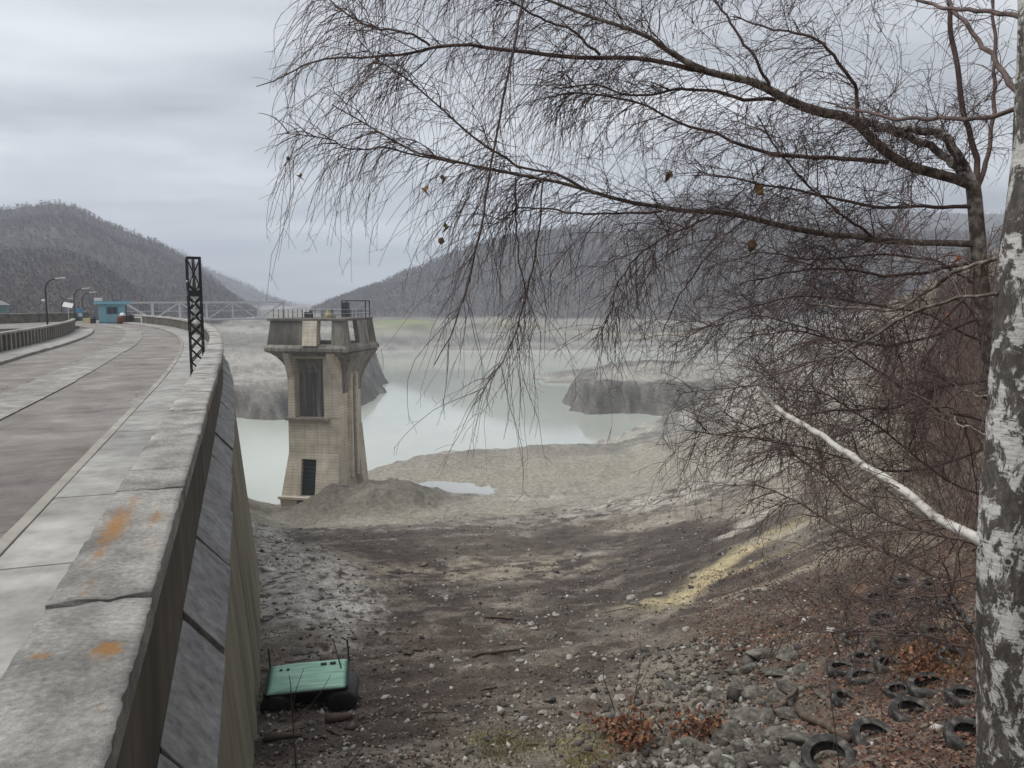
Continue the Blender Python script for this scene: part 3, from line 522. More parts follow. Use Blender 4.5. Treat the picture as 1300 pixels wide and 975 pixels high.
ridge('hill', [(560, 372), (640, 320), (700, 292), (780, 272), (850, 252), (905, 240), (960, 244), (1050, 262), (1200, 270), (1500, 280)], 1250, -10, 380, 400, 'hazy blue ridge rising behind the birch', 6000, 8, 261)
def forest_mesh(name, P, Hh, per, tints, label, blade=.046):
    n = len(P); a = rng.uniform(0, 2 * np.pi, (n, per)); h0 = rng.uniform(.12, .75, (n, per)); up = rng.uniform(.05, .38, (n, per)) * (1.2 - h0); out = rng.uniform(.2, .7, (n, per)) * (1.1 - .6 * h0)
    h0[:, 0] = 0; up[:, 0] = .6; out[:, 0] = .02
    S = Hh[:, None]; b0 = np.stack([np.zeros((n, per)), np.zeros((n, per)), h0 * S], -1); tip = np.stack([np.cos(a) * out * S, np.sin(a) * out * S, (h0 + up) * S], -1)
    wv = (blade + .03 * rng.uniform(0, 1, (n, per))) * S; side = np.stack([-np.sin(a) * wv, np.cos(a) * wv, wv * .3], -1); side[:, 0] *= .6
    T = np.stack([b0 - side, b0 + side, tip], 2) + P[:, None, None, :]
    V = T.reshape(-1, 3); Fq = np.arange(len(V)).reshape(-1, 3); me = mesh_np(name, V, Fq, forest_m)
    t = np.array(tints)[rng.integers(0, len(tints), n)] * rng.uniform(.85, 1.15, (n, 1)) * (1 + .3 * fbm(P[:, 0] * .012, P[:, 1] * .012, 3, 401))[:, None]; set_attr(me, 'tint', np.repeat(t, per * 3, 0))
    o = link(name, me); tag(o, label, kind='stuff')
forest_m = attr_mat('bare_wood', 'tint', .95)
P = np.concatenate([p for p, h in forest_pts]); Hh = np.concatenate([h for p, h in forest_pts])
forest_mesh('forest', P, Hh, 9, [(.092, .072, .063), (.104, .081, .07), (.083, .067, .06), (.10, .075, .064)], 'bare grey brown woods on the far hills')

# ------------------------------------------------------------------ the dam crest: a path with offsets (right of the outer coping edge is +)
_S = np.arange(-14, 175, .1)
_th = np.radians(np.interp(_S, [-14, 20, 32, 45, 60, 75, 90, 120, 175], [19.4, 19.4, 20.8, 22.8, 26.5, 31.5, 37, 46, 60]))
_x = np.cumsum(-np.sin(_th)) * .1; _y = np.cumsum(np.cos(_th)) * .1; _i0 = int(np.argmin(abs(_S))); _x += -1.5 - _x[_i0]; _y += 2.6 - _y[_i0]
def dam(s, o, z):
    th = np.interp(s, _S, _th); k = np.interp(s, [40, 76], [1, .82]) if o < -2 else 1.0; o = o * k
    return (float(np.interp(s, _S, _x) + o * math.cos(th)), float(np.interp(s, _S, _y) + o * math.sin(th)), z)
def sweep(mb, s0, s1, prof, step=1.5, jit=0):
    """closed profile [(offset, z)] (anticlockwise seen along +s) swept from s0 to s1"""
    n = max(1, int(math.ceil((s1 - s0) / step))); rings = []
    for i in range(n + 1):
        s = s0 + (s1 - s0) * i / n; rings.append([dam(s, o + (random.uniform(-jit, jit) if jit else 0), z) for o, z in prof])
    return mb.loft([r[::-1] for r in rings])
damr = empty('arch_dam', dam(30, -5, -3)); damr.location = (0, 0, 0)
tag(damr, 'long curved concrete arch dam carrying the crest road on the left', 'dam')
# body: battered upstream face, downstream face hidden behind
mb = MB(); sweep(mb, -14, 104, [(-.04, -3.30), (.25, -3.30), (.95, -10.5), (2.2, -23), (4.4, -45), (-9, -45), (-10.7, -3.0), (-.04, -3.0)], 2)
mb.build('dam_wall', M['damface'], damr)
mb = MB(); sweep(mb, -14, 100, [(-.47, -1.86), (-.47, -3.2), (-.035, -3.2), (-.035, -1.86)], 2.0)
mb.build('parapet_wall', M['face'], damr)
def rough_slab(name, s0, s1, o0, o1, z0, z1, mt, parent, wear, nx=10, ny=None, seed=0, groove=False):
    """a concrete slab with a worn top: grid top, chipped edges"""
    ny = ny or max(4, int((s1 - s0) / .07)); Vv = []; Ff = []
    for i in range(ny + 1):
        s = s0 + (s1 - s0) * i / ny
        for j in range(nx + 1):
            t = j / nx; o = o0 + (o1 - o0) * t; e = min(min(t, 1 - t) * nx, min(i, ny - i) * 1.0)
            q = mnoise.noise(Vector((s * 9, o * 9, seed))); q2 = mnoise.noise(Vector((s * 2.3, o * 2.3, seed + 5)))
            z = z1 + q * wear * .18 + q2 * wear * .2 - (wear * (.5 + 1.0 * mnoise.noise(Vector((s * 4, seed, o * 4)))) if e < .5 else 0)
            if groove and .5 < t < .62: z -= wear * .9 * max(0, .6 + mnoise.noise(Vector((s * 1.1, 3, seed))))
            oo = o + (q * wear * 1.1 if j in (0, nx) else 0); Vv.append(dam(s + (q * wear if i in (0, ny) else 0), oo, z))
    b = len(Vv)
    for i in range(ny + 1):
        s = s0 + (s1 - s0) * i / ny
        Vv.append(dam(s, o0, z0)); Vv.append(dam(s, o1, z0))
    K = nx + 1
    for i in range(ny):
        for j in range(nx): Ff.append((i * K + j, i * K + j + 1, (i + 1) * K + j + 1, (i + 1) * K + j))
        Ff.append((i * K, (i + 1) * K, b + 2 * i + 2, b + 2 * i)); Ff.append((i * K + nx, b + 2 * i + 1, b + 2 * i + 3, (i + 1) * K + nx)); Ff.append((b + 2 * i, b + 2 * i + 2, b + 2 * i + 3, b + 2 * i + 1))
    Ff.append(tuple([b] + [b + 1] + list(range(nx, -1, -1)))); Ff.append(tuple([b + 2 * ny + 1, b + 2 * ny] + [ny * K + j for j in range(nx + 1)]))
    me = bpy.data.meshes.new(name); me.from_pydata(Vv, [], Ff); me.update(); me.materials.append(mt); me.polygons.foreach_set('use_smooth', np.array([len(f) == 4 and i % (nx + 3) < nx for i, f in enumerate(Ff)]))
    return link(name, me, parent)
# coping slabs, each a piece of its own
s = -12.3; k = 0; cuts = [-12.3, -9.4, -6.2, -3.2, -.6, 1.83, 4.55, 5.45, 7.6, 9.9, 12.4, 15, 16.2]
while cuts[-1] < 97: cuts.append(cuts[-1] + random.uniform(2.3, 2.9))
for k in range(len(cuts) - 1):
    a, b = cuts[k] + (.025 if k == 5 else .012), cuts[k + 1] - .012; near = a < 14
    dz = {4: -.008, 5: .010}.get(k, random.uniform(-.012, .012))
    rough_slab('coping_slab', a, b, -.53 + random.uniform(-.008, .008), .02 + random.uniform(-.01, .01), -1.858, -1.70 + dz, M['coping'], damr, .018 if near else .01, 12 if near else 4, None if near else 6, k, True)
# sloping ledge slabs on the outer face, each set a little differently from the next
s = -11.0; k = 0
while s < 98:
    L = random.uniform(2.2, 3.0); a, b = s + .02, s + L - .02; j0 = random.uniform(-.02, .02); dzz = random.uniform(-.03, .03); mb = MB()
    rings = []
    for i in range(3):
        t = i / 2; ss = a + (b - a) * t; w_ = .30 + j0 + .03 * t; z_ = dzz - .025 * t
        rings.append([dam(ss, o, z) for o, z in [(-.033, -3.24 + z_), (w_, -3.40 + z_), (w_ + .004, -3.27 + z_), (w_ - .03, -3.235 + z_), (-.033, -2.86 + z_)][::-1]])
    mb.loft(rings); mb.build('ledge_slab', M['ledge'], damr, bevel=.008); s += L
# steel dowels that stick out below the ledge in the middle distance
# downstream parapet with cast ribs and caps
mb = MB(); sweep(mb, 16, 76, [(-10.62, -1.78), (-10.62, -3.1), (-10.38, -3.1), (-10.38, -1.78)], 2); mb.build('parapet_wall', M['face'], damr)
s = 16.6
while s < 75.8:
    mb = MB(); sweep(mb, s, s + .26, [(-10.39, -1.78), (-10.39, -2.585), (-10.29, -2.585), (-10.29, -1.78)], 1); mb.build('parapet_rib', M['conc'], damr); s += .92
s = 16
while s < 75.5:
    b = min(s + 3.0, 76.1); mb = MB(); sweep(mb, s + .01, b - .01, [(-10.68, -1.66), (-10.68, -1.78), (-10.26, -1.78), (-10.26, -1.66)], 1.5); mb.build('coping_slab', M['conc'], damr, bevel=.015); s += 3.0
# road and pavements on the crest
mb = MB(); sweep(mb, -12, 112, [(-8.62, -2.705), (-8.62, -3.05), (-1.98, -3.05), (-1.98, -2.705)], 1.5); road = mb.build('road', M['road']); tag(road, 'worn patched road along the dam crest', kind='structure')
for i, (o0, o1) in enumerate(((-5.92, -4.62),)):
    s = 3.0
    while s < 104:
        b = s + random.uniform(3.4, 4.2); mb = MB(); sweep(mb, s + .012, b - .012, [(o0 + random.uniform(-.05, .05), -2.672), (o0, -2.74), (o1, -2.74), (o1 + random.uniform(-.05, .05), -2.672)], 1.2); mb.build('median_slab', M['strip'], road, bevel=.01); s = b
pav = []
def pavement(name, label, o0, o1, c0, c1, s0, s1, step):
    mb = MB(); sweep(mb, s0, s1, [(min(o0, c0), -2.64), (min(o0, c0), -3.04), (max(o1, c1), -3.04), (max(o1, c1), -2.64)], 2); p = mb.build(name, M['side']); tag(p, label, kind='structure'); s = s0
    while s < s1 - .2:
        b = min(s + step * random.uniform(.9, 1.1), s1); d = random.uniform(-.006, .006)
        mb = MB(); sweep(mb, s + .01, b - .01, [(o0, -2.585 + d), (o0, -2.642), (o1, -2.642), (o1, -2.585 + d)], 1.5); mb.build('paving_slab', M['side'], p, bevel=.008); s = b
    s = s0
    while s < s1 - .2:
        b = min(s + 1.5, s1); d = random.uniform(-.005, .005)
        mb = MB(); sweep(mb, s + .006, b - .006, [(c0, -2.572 + d), (c0, -2.75), (c1, -2.75), (c1, -2.572 + d)], 1.5); mb.build('kerb_stone', M['conc'], p, bevel=.012); s = b
    return p
pavement('pavement', 'concrete footway between the kerb and the outer parapet', -1.815, -.475, -1.975, -1.822, -8, 97, 2.7)
pavement('pavement', 'concrete footway along the inner parapet on the left', -10.29, -8.785, -8.78, -8.625, 16, 76, 2.7)
# paved yard at the far end of the crest
mb = MB(); yard = [(-45, 73), (-43.5, 88), (-52, 99), (-72, 118), (-105, 118), (-105, 70), (-62, 62)]
mb.loft([[(x_, y_, -3.2) for x_, y_ in yard], [(x_, y_, -2.715) for x_, y_ in yard]]); o = mb.build('yard', M['road']); tag(o, 'paved yard where the crest road ends', kind='structure')

# ------------------------------------------------------------------ lattice mast on the footway
def lattice_mast():
    p = atz(254, 478, -1.7); th = R(21); b = dam(25.0, -.80, -2.585); root = empty('lattice_mast', b, th + R(8))
    tag(root, 'black steel lattice mast standing by the outer parapet', 'mast'); hw = .20; top = 3.98
    MB().box((-.24, -.24, 0), (.24, .24, .05)).build('base_plate', M['steel'], root, bevel=.006)
    for sx in (-1, 1):
        for sy in (-1, 1):
            m = MB(); m.box((sx * hw - .022, sy * hw - .006, .05), (sx * hw + .022, sy * hw + .006, top)); m.box((sx * hw - .006, sy * hw - .022, .051), (sx * hw + .006, sy * hw + .022, top - .001)); m.build('leg', M['steel'], root)
    for side in range(4):
        ca, sa = [(1, 0), (0, 1), (-1, 0), (0, -1)][side]
        def pt(u, z, off=.0): return (ca * u * hw - sa * (hw + off), sa * u * hw + ca * (hw + off), z)
        for k in range(8):
            z0 = .08 + k * .43; z1 = z0 + .43
            if z0 > 2.7: break
            MB().bar(pt(-1, z0, .008), pt(1, z1, .008), .006, .045).build('brace', M['steel'], root)
            MB().bar(pt(1, z0, .016), pt(-1, z1, .016), .006, .045).build('brace', M['steel'], root)
        MB().bar(pt(-1, top - .03, .006), pt(1, top - .03, .006), .02, .07).build('cross_bar', M['steel'], root)
        MB().bar(pt(-1, 2.78, .01), pt(1, 2.78, .01), .02, .2).build('collar', M['steel'], root)
        MB().bar(pt(0, 2.86, .004), pt(0, top - .04, .004), .04, .012).build('brace', M['steel'], root)
        MB().bar(pt(-1, 2.9, .012), pt(1, top - .12, .012), .006, .04).build('brace', M['steel'], root)
    MB().tube([(-.03, -.1, 1.95), (-.03, -.1, 2.62)], .035, 10).build('white_tube', M['white'], root, smooth=True)
    MB().lathe([(.02, -.09), (.07, -.06), (.09, 0), (.07, .06), (.02, .09)], 14, (.02, -.12, 1.82)).build('globe_lamp', M['white'], root, smooth=True)
    for dx, z0 in ((-.10, 3.28), (.06, 3.2)):
        m = MB().tube([(dx, -.05, z0 - .3), (dx + .05, -.05, z0)], .016, 8); m.build('insulator', M['white'], root)
    MB().lathe([(.01, -.04), (.045, -.02), (.045, .02), (.01, .04)], 12, (-.2, -.06, 3.18)).build('insulator', M['white'], root, smooth=True)
lattice_mast()

# ------------------------------------------------------------------ intake tower
def tower():
    a = R(-11); y0 = 96.5; FL = at(365, 500, y0); ux = np.array([math.cos(a), math.sin(a), 0]); uy = np.array([-math.sin(a), math.cos(a), 0])
    W, D = 6.75, 7.4; ctr = FL + ux * W / 2 + uy * D / 2; Z = lambda py: float(at(400, py, y0)[2])
    zb = Z(650) - 3; root = empty('intake_tower', (ctr[0], ctr[1], zb), a); tag(root, 'weathered concrete intake tower with flared head standing at the water edge', 'tower')
    z = lambda py: Z(py) - zb; hw, hd = W / 2, D / 2
    def sq(x0, x1, y0_, y1, zz): return [(x0, y0_, zz), (x1, y0_, zz), (x1, y1, zz), (x0, y1, zz)]
    T, Td = M['tower'], M['towerd']
    rx0, rx1 = -hw + .95, -hw + 4.85           # recess in the front face
    MB().box((-hw, -hd + 1.5, z(530)), (hw, hd, z(447))).build('shaft', T, root)
    MB().box((-hw, -hd, z(529.9)), (rx0, -hd + 1.5, z(447.1))).build('shaft_pier', T, root, bevel=.04)
    MB().box((rx1, -hd, z(529.9)), (hw, -hd + 1.5, z(447.1))).build('shaft_pier', T, root, bevel=.04)
    MB().box((rx0, -hd + .05, z(455)), (rx1, -hd + 1.5, z(447.1))).build('lintel', T, root)
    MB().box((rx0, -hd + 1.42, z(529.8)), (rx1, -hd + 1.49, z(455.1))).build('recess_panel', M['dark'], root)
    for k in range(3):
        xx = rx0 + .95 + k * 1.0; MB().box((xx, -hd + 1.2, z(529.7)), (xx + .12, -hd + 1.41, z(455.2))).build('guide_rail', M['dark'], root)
    MB().box((-hw - .25, -hd - .45, z(533)), (rx1 + .75, -hd + .5, z(529.6))).build('sill_slab', Td, root, bevel=.05)
    gx0, gx1 = -1.65, .35                       # lower part with the trash rack; battered below
    MB().loft([sq(-hw, hw, -hd + .02, hd, z(530.2)), sq(-hw - .04, hw, -hd, hd, z(574))][::-1]).build('shaft', T, root)
    o = MB(); zt, zl = z(574.2), z(627); f = lambda t: (-hw - .04 - .75 * t, hw + .15 * t, -hd - .02 - .9 * t)
    def front(x0, x1, t0, t1, depth=1.0):       # a battered slab of the front between heights t
        a0, a1 = f(t0), f(t1); zz = lambda t: zt + (zl - zt) * t
        l = lambda xx, t: xx if xx not in ('L', 'R') else (f(t)[0] if xx == 'L' else f(t)[1])
        return MB().loft([[(l(x0, t), f(t)[2], zz(t)), (l(x1, t), f(t)[2], zz(t)), (l(x1, t), f(t)[2] + depth, zz(t)), (l(x0, t), f(t)[2] + depth, zz(t))] for t in (t1, t0)])
    front('L', gx0, 0, 1).build('shaft_pier', T, root); front(gx1, 'R', 0, 1).build('shaft_pier', T, root); front(gx0, gx1, 0, .14).build('lintel', T, root)
    MB().loft([[(f(t)[0], f(t)[2] + 1.0, zt + (zl - zt) * t), (f(t)[1], f(t)[2] + 1.0, zt + (zl - zt) * t), (f(t)[1], hd + .3 * t, zt + (zl - zt) * t), (f(t)[0], hd + .3 * t, zt + (zl - zt) * t)] for t in (1, 0)]).build('shaft', T, root)
    tr = front(gx0 + .02, gx1 - .02, .141, 1, .0)
    rack = MB().loft([[(gx0 + .01, f(t)[2] + .55, zt + (zl - zt) * t), (gx1 - .01, f(t)[2] + .55, zt + (zl - zt) * t), (gx1 - .01, f(t)[2] + .9, zt + (zl - zt) * t), (gx0 + .01, f(t)[2] + .9, zt + (zl - zt) * t)] for t in (.99, .142)]).build('trash_rack', M['grille'], root)
    for k in range(9):
        t = .18 + k * .095; MB().box((gx0 + .01, f(t)[2] + .4, zt + (zl - zt) * t - .05), (gx1 - .01, f(t)[2] + .549, zt + (zl - zt) * t + .05)).build('rack_bar', M['steel'], rack)
    MB().box((-hw - 1.0, -hd - 1.55, z(630.5)), (1.7, -hd + .3, z(627.1))).build('platform_slab', T, root, bevel=.05)
    for x0, x1 in ((-hw - .8, -hw + 1.5), (-hw + 2.4, -hw + 4.6)): MB().box((x0, -hd - 1.3, 0), (x1, -hd + 1.2, z(630.6))).build('plinth_pier', T, root, bevel=.06)
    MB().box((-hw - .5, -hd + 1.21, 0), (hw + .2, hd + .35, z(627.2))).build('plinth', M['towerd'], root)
    # vertical guide pilasters on the right-hand face
    for yy, wv in ((-.6, .55), (1.0, .75)): MB().box((hw + .001, yy, z(610)), (hw + .5, yy + wv, z(470))).build('pilaster', T, root, bevel=.05)
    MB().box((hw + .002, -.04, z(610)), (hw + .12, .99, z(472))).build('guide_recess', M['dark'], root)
    MB().loft([sq(-hw + .2, hw + .15, hd, hd + .05, z(640)), sq(-hw + .2, hw, hd, hd + .05, z(560))]).build('apron', T, root)
    MB().loft([sq(hw - .01, hw + .9, 1.8, hd, z(625)), sq(hw - .01, hw + .12, 1.8, hd, z(545))]).build('buttress', T, root)
    # flared corbel under the head
    R_ = 5.35; rings = []
    for i in range(9):
        t = i / 8; e = t ** 1.9; py = 500 - 53 * t
        rings.append(sq(-hw - .02 - (R_ - hw) * e, hw + .02 + (R_ - hw) * e, -hd + 1.46 - (R_ - hd + 1.2) * e ** 3 * .8, hd + .02 + (R_ - hd) * e, z(py)))
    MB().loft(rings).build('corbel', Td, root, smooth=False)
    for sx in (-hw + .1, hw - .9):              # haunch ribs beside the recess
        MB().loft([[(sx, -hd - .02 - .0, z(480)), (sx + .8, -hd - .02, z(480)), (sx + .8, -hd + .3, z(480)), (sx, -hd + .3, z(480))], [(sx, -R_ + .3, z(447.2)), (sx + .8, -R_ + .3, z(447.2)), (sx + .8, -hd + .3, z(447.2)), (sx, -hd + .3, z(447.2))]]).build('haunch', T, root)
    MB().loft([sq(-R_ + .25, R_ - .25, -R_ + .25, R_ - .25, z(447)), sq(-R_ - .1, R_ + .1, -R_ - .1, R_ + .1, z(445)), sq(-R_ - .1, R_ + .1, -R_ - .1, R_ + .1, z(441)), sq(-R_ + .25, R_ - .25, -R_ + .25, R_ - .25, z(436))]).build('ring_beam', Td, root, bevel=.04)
    P_ = 4.85; zt_, zb_ = z(407), z(438)
    def lean(x0, x1, y0_, y1, mt, nm, k=.38):    # head wall leaning outwards towards the ring
        sx = lambda v: v + (k if v > 3.5 else -k if v < -3.5 else 0)
        return MB().loft([sq(sx(x0), sx(x1), sx(y0_), sx(y1), zb_), sq(x0, x1, y0_, y1, zt_)]).build(nm, mt, root, bevel=.03)
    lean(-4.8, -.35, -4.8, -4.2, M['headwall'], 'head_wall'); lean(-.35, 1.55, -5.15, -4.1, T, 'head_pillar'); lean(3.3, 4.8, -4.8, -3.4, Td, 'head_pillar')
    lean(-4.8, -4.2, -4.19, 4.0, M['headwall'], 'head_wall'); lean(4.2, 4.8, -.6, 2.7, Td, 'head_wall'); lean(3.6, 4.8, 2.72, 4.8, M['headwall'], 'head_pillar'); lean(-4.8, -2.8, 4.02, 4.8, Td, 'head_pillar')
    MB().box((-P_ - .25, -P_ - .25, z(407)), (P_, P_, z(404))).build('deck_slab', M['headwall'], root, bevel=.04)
    # gear and rails on the deck
    zd = z(403.5)
    for (x0, y0_, x1, y1) in ((-4.5, -4.5, 4.5, -4.5), (4.5, -4.5, 4.5, 4.5), (-4.5, 4.5, 4.5, 4.5), (-4.5, -4.5, -4.5, 4.5)):
        for k in range(7):
            t = k / 7; xx, yy = x0 + (x1 - x0) * t, y0_ + (y1 - y0_) * t; MB().box((xx - .03, yy - .03, zd), (xx + .03, yy + .03, zd + 1.05)).build('rail_post', M['steel'], root)
        for hh in (.55, 1.05): MB().bar((x0, y0_, zd + hh), (x1, y1, zd + hh), .035).build('rail', M['galv'], root)
    g = MB(); 
    for xx, yy in ((1.2, 3.2), (4.5, 3.2), (1.2, 4.6), (4.5, 4.6)): g.box((xx - .06, yy - .06, zd), (xx + .06, yy + .06, zd + 2.15))
    for yy in (3.2, 4.6): g.bar((1.2, yy, zd + 2.1), (4.5, yy, zd + 2.1), .12)
    for xx in (1.2, 4.5): g.bar((xx, 3.2, zd + 2.1), (xx, 4.6, zd + 2.1), .12)
    g.build('hoist_frame', M['steel'], root)
    MB().box((1.3, 3.0, zd), (2.0, 3.9, zd + 1.9)).build('control_cabinet', M['steel'], root, bevel=.03)
    MB().lathe([(.35, 0), (.35, .5), (.2, .75), (.12, .9)], 14, (-.6, -2.4, zd)).build('hoist_motor', M['grille'], root)
    y_m = mat('yellow_gear_paint', [(.3, (.27, .24, .13)), (.7, (.36, .33, .2))], 3)
    MB().lathe([(.55, 0), (.55, .35), (.3, .8), (.3, 1.0)], 14, (2.0, -2.6, zd)).box((1.3, -3.0, zd), (2.7, -2.2, zd + .3)).build('hoist_motor', y_m, root)
    MB().box((-1.3, -2.7, zd), (-.9, -2.2, zd + .7)).build('hoist_motor', M['steel'], root)
    return root, ctr, zb + z(405), ux, uy
trt, tctr, tz, tux, tuy = tower()

# ------------------------------------------------------------------ footbridge from the crest to the tower
def bridge():
    a = Vector((-45.0, 91.3, -2.62)); b = Vector(tctr) - Vector(tux) * 4.95 - Vector(tuy) * 1.0; b.z = tz - .03; a = Vector((-46.6, 93.2, -2.5))
    root = empty('footbridge', a); tag(root, 'long grey steel truss footbridge leading to the intake tower', 'bridge')
    d = b - a; L = d.length; d.normalize(); sd = d.cross(Vector((0, 0, 1))).normalized(); h = 2.1; n = 6
    O = Vector((0, 0, 0))
    for k in range(24):
        p = O + d * (L * k / 24); q = O + d * (L * (k + 1) / 24 - .03); MB().bar(p, q, 1.5, .06).build('deck_plank', M['galv'], root)
    for sg in (-1, 1):
        off = sd * .85 * sg
        MB().bar(O + off, O + d * L + off, .2).build('bottom_chord', M['galv'], root)
        MB().bar(O + off + Vector((0, 0, h)), O + d * L * (1 if sg < 0 else 1) + off + Vector((0, 0, h)), .22).build('top_chord', M['galv'], root)
        MB().bar(O + off + Vector((0, 0, h * .5)), O + d * L + off + Vector((0, 0, h * .5)), .04).build('handrail', M['galv'], root)
        for k in range(n + 1): MB().bar(O + off + d * L * k / n, O + off + d * L * k / n + Vector((0, 0, h)), .13).build('post', M['galv'], root)
        for k in range(n):
            z0, z1 = (0, h) if k % 2 else (h, 0)
            MB().bar(O + off + d * L * k / n + Vector((0, 0, z0)), O + off + d * L * (k + 1) / n + Vector((0, 0, z1)), .15).build('diagonal', M['galv'], root)
    for k in range(n + 1): MB().bar(O - sd * .85 + d * L * k / n + Vector((0, 0, h + .06)), O + sd * .85 + d * L * k / n + Vector((0, 0, h + .06)), .07).build('cross_beam', M['galv'], root)
bridge()

# ------------------------------------------------------------------ guard booth and small things at the far end
def booth():
    p = atz(137.5, 410.5, -2.71); root = empty('guard_booth', (p[0], p[1] + 1.2, -2.71), R(20)); tag(root, 'small light blue guard booth with flat roof at the end of the crest road', 'booth')
    w_, d_, h = 2.75, 2.0, 2.15
    MB().box((-w_ / 2, -d_ / 2, 0), (w_ / 2, d_ / 2, .16)).build('plinth', M['blued'], root)
    MB().box((-w_ / 2 + .02, -d_ / 2 + .02, .16), (w_ / 2 - .02, d_ / 2 - .02, h)).build('wall', M['blue'], root)
    for k in range(14):
        xx = -w_ / 2 + .04 + k * .19
        if -.62 < xx < .62: MB().box((xx, -d_ / 2 - .008, .16), (xx + .17, -d_ / 2 + .021, .98)).build('board', M['blue'], root)
        else: MB().box((xx, -d_ / 2 - .008, .16), (xx + .17, -d_ / 2 + .021, h - .01)).build('board', M['blue'], root)
    wd = MB().box((-.55, -d_ / 2 - .03, 1.02), (.62, -d_ / 2 + .03, 1.86)).build('window', M['blued'], root)
    MB().box((-.48, -d_ / 2 - .04, 1.09), (.01, -d_ / 2 + .0, 1.79)).build('pane', M['glass'], wd); MB().box((.06, -d_ / 2 - .04, 1.09), (.55, -d_ / 2 + .0, 1.79)).build('pane', M['glass'], wd)
    MB().box((w_ / 2 - .03, -.6, .17), (w_ / 2 + .03, .3, 1.95)).build('door', M['steel'], root)
    MB().box((-w_ / 2 - .35, -d_ / 2 - .4, h), (w_ / 2 + .4, d_ / 2 + .3, h + .28)).build('roof', M['blue'], root, bevel=.02)
    MB().box((-w_ / 2 - .3, -d_ / 2 - .34, h + .28), (w_ / 2 + .3, d_ / 2 + .2, h + .36)).build('roof_sheet', M['blued'], root)
    MB().box((-w_ / 2 - .32, -d_ / 2 - .3, h + .36), (-w_ / 2 + .45, -d_ / 2 + .3, h + .72)).build('floodlight', M['white'], root, bevel=.03)
booth()
def drum(px, py, mt, label, h=.9, r_=.29, lid=None):
    p = atz(px, py, -2.71); root = empty('metal_drum', p); tag(root, label, 'drum')
    MB().lathe([(r_, 0), (r_, h * .32), (r_ + .015, h * .34), (r_, h * .36), (r_, h * .65), (r_ + .015, h * .67), (r_, h * .69), (r_, h)], 18).build('drum_body', mt, root, smooth=True)
    if lid: MB().lathe([(r_ + .02, h - .01), (r_ + .02, h + .08), (r_ * .6, h + .3), (.05, h + .36)], 18).build('lid', lid, root, smooth=True)
drum(152, 411, M['rust'], 'rusty drum standing just right of the blue booth', .85)
drum(156, 410.5, M['rust'], 'dark red drum with pale heap on top, right of the booth', .85, .32, M['white'])
drum(118.5, 411, M['steel'], 'dark drum tucked against the left side of the blue booth', .8)
p = atz(180, 412, -2.585); root = empty('white_railing', p); tag(root, 'short white pipe railing at the end of the outer parapet', 'railing')
MB().tube([(0, 0, 0), (0, 0, .8)], .07, 8).build('post', M['white'], root); MB().tube([(.03, 0, .74), (-.95, .5, .74)], .05, 8).build('rail', M['white'], root)
# boulders / blocks painted pale by the road end
for px, py, lab in ((111, 410, 'pale yellow concrete block left of the booth'), (116, 410.5, 'smaller pale concrete block beside the yellow one')):
    p = atz(px, py, -2.71); o = MB().loft([[(-.45, -.3, 0), (.45, -.3, 0), (.45, .3, 0), (-.45, .3, 0)], [(-.32, -.2, .55), (.32, -.2, .55), (.32, .2, .55), (-.32, .2, .55)]]).build('concrete_block', mat('sandy_concrete', [(.3, (.36, .29, .16)), (.7, (.46, .38, .23))], 3), loc=p, bevel=.05); tag(o, lab, 'block')
wall_a = at(-70, 400, 80); wall_b = at(112, 400, 100); wl = empty('stone_wall', (wall_a[0], wall_a[1], -2.72)); tag(wl, 'low mossy stone wall beyond the inner parapet at far left', 'wall'); M['moss'] = mat('mossy_stone', [(.3, (.07, .066, .048)), (.5, (.14, .13, .10)), (.7, (.24, .225, .185))], 1.2, 8, .9, .5, 8, .04, 'World')
dv_ = Vector((wall_b[0] - wall_a[0], wall_b[1] - wall_a[1], 0)); Lw = dv_.length; dv_.normalize(); t_ = 0
while t_ < Lw - .3:
    L_ = random.uniform(1.6, 2.6); e_ = min(t_ + L_, Lw); hh = random.uniform(.95, 1.05); MB().bar(dv_ * (t_ + .02) + Vector((0, 0, hh / 2)), dv_ * (e_ - .02) + Vector((0, 0, hh / 2)), .4, hh).build('wall_block', M['moss'], wl, bevel=.03); MB().bar(dv_ * (t_ + .015) + Vector((0, 0, hh + .07)), dv_ * (e_ - .015) + Vector((0, 0, hh + .07)), .55, .12).build('cap_stone', M['conc'], wl, bevel=.02); t_ = e_
p = at(87, 401, 96); root = empty('solar_panel', (p[0], p[1], -2.71)); tag(root, 'small tilted white panel on a post left of the lamps', 'panel'); MB().tube([(0, 0, 0), (0, 0, 1.9)], .05, 8).build('post', M['galv'], root); MB().box((-.55, -.35, -.03), (.55, .35, .03), Matrix.Translation((0, 0, 2.0)) @ Matrix.Rotation(R(50), 4, 'X') @ Matrix.Rotation(R(18), 4, 'Y')).build('panel', M['white'], root)
p = at(101, 408, 98); root = empty('notice_board', (p[0], p[1], -2.71)); tag(root, 'blue and white notice board between the lamp posts', 'notice board'); MB().box((-.5, -.05, .35), (.5, .05, 1.6)).build('board', M['blued'], root); MB().box((-.38, -.065, .55), (.38, -.049, .95)).build('notice', M['white'], root)
for q_ in (-.42, .42): MB().tube([(q_, .08, 0), (q_, .08, 1.6)], .03, 8).build('post', M['galv'], root)
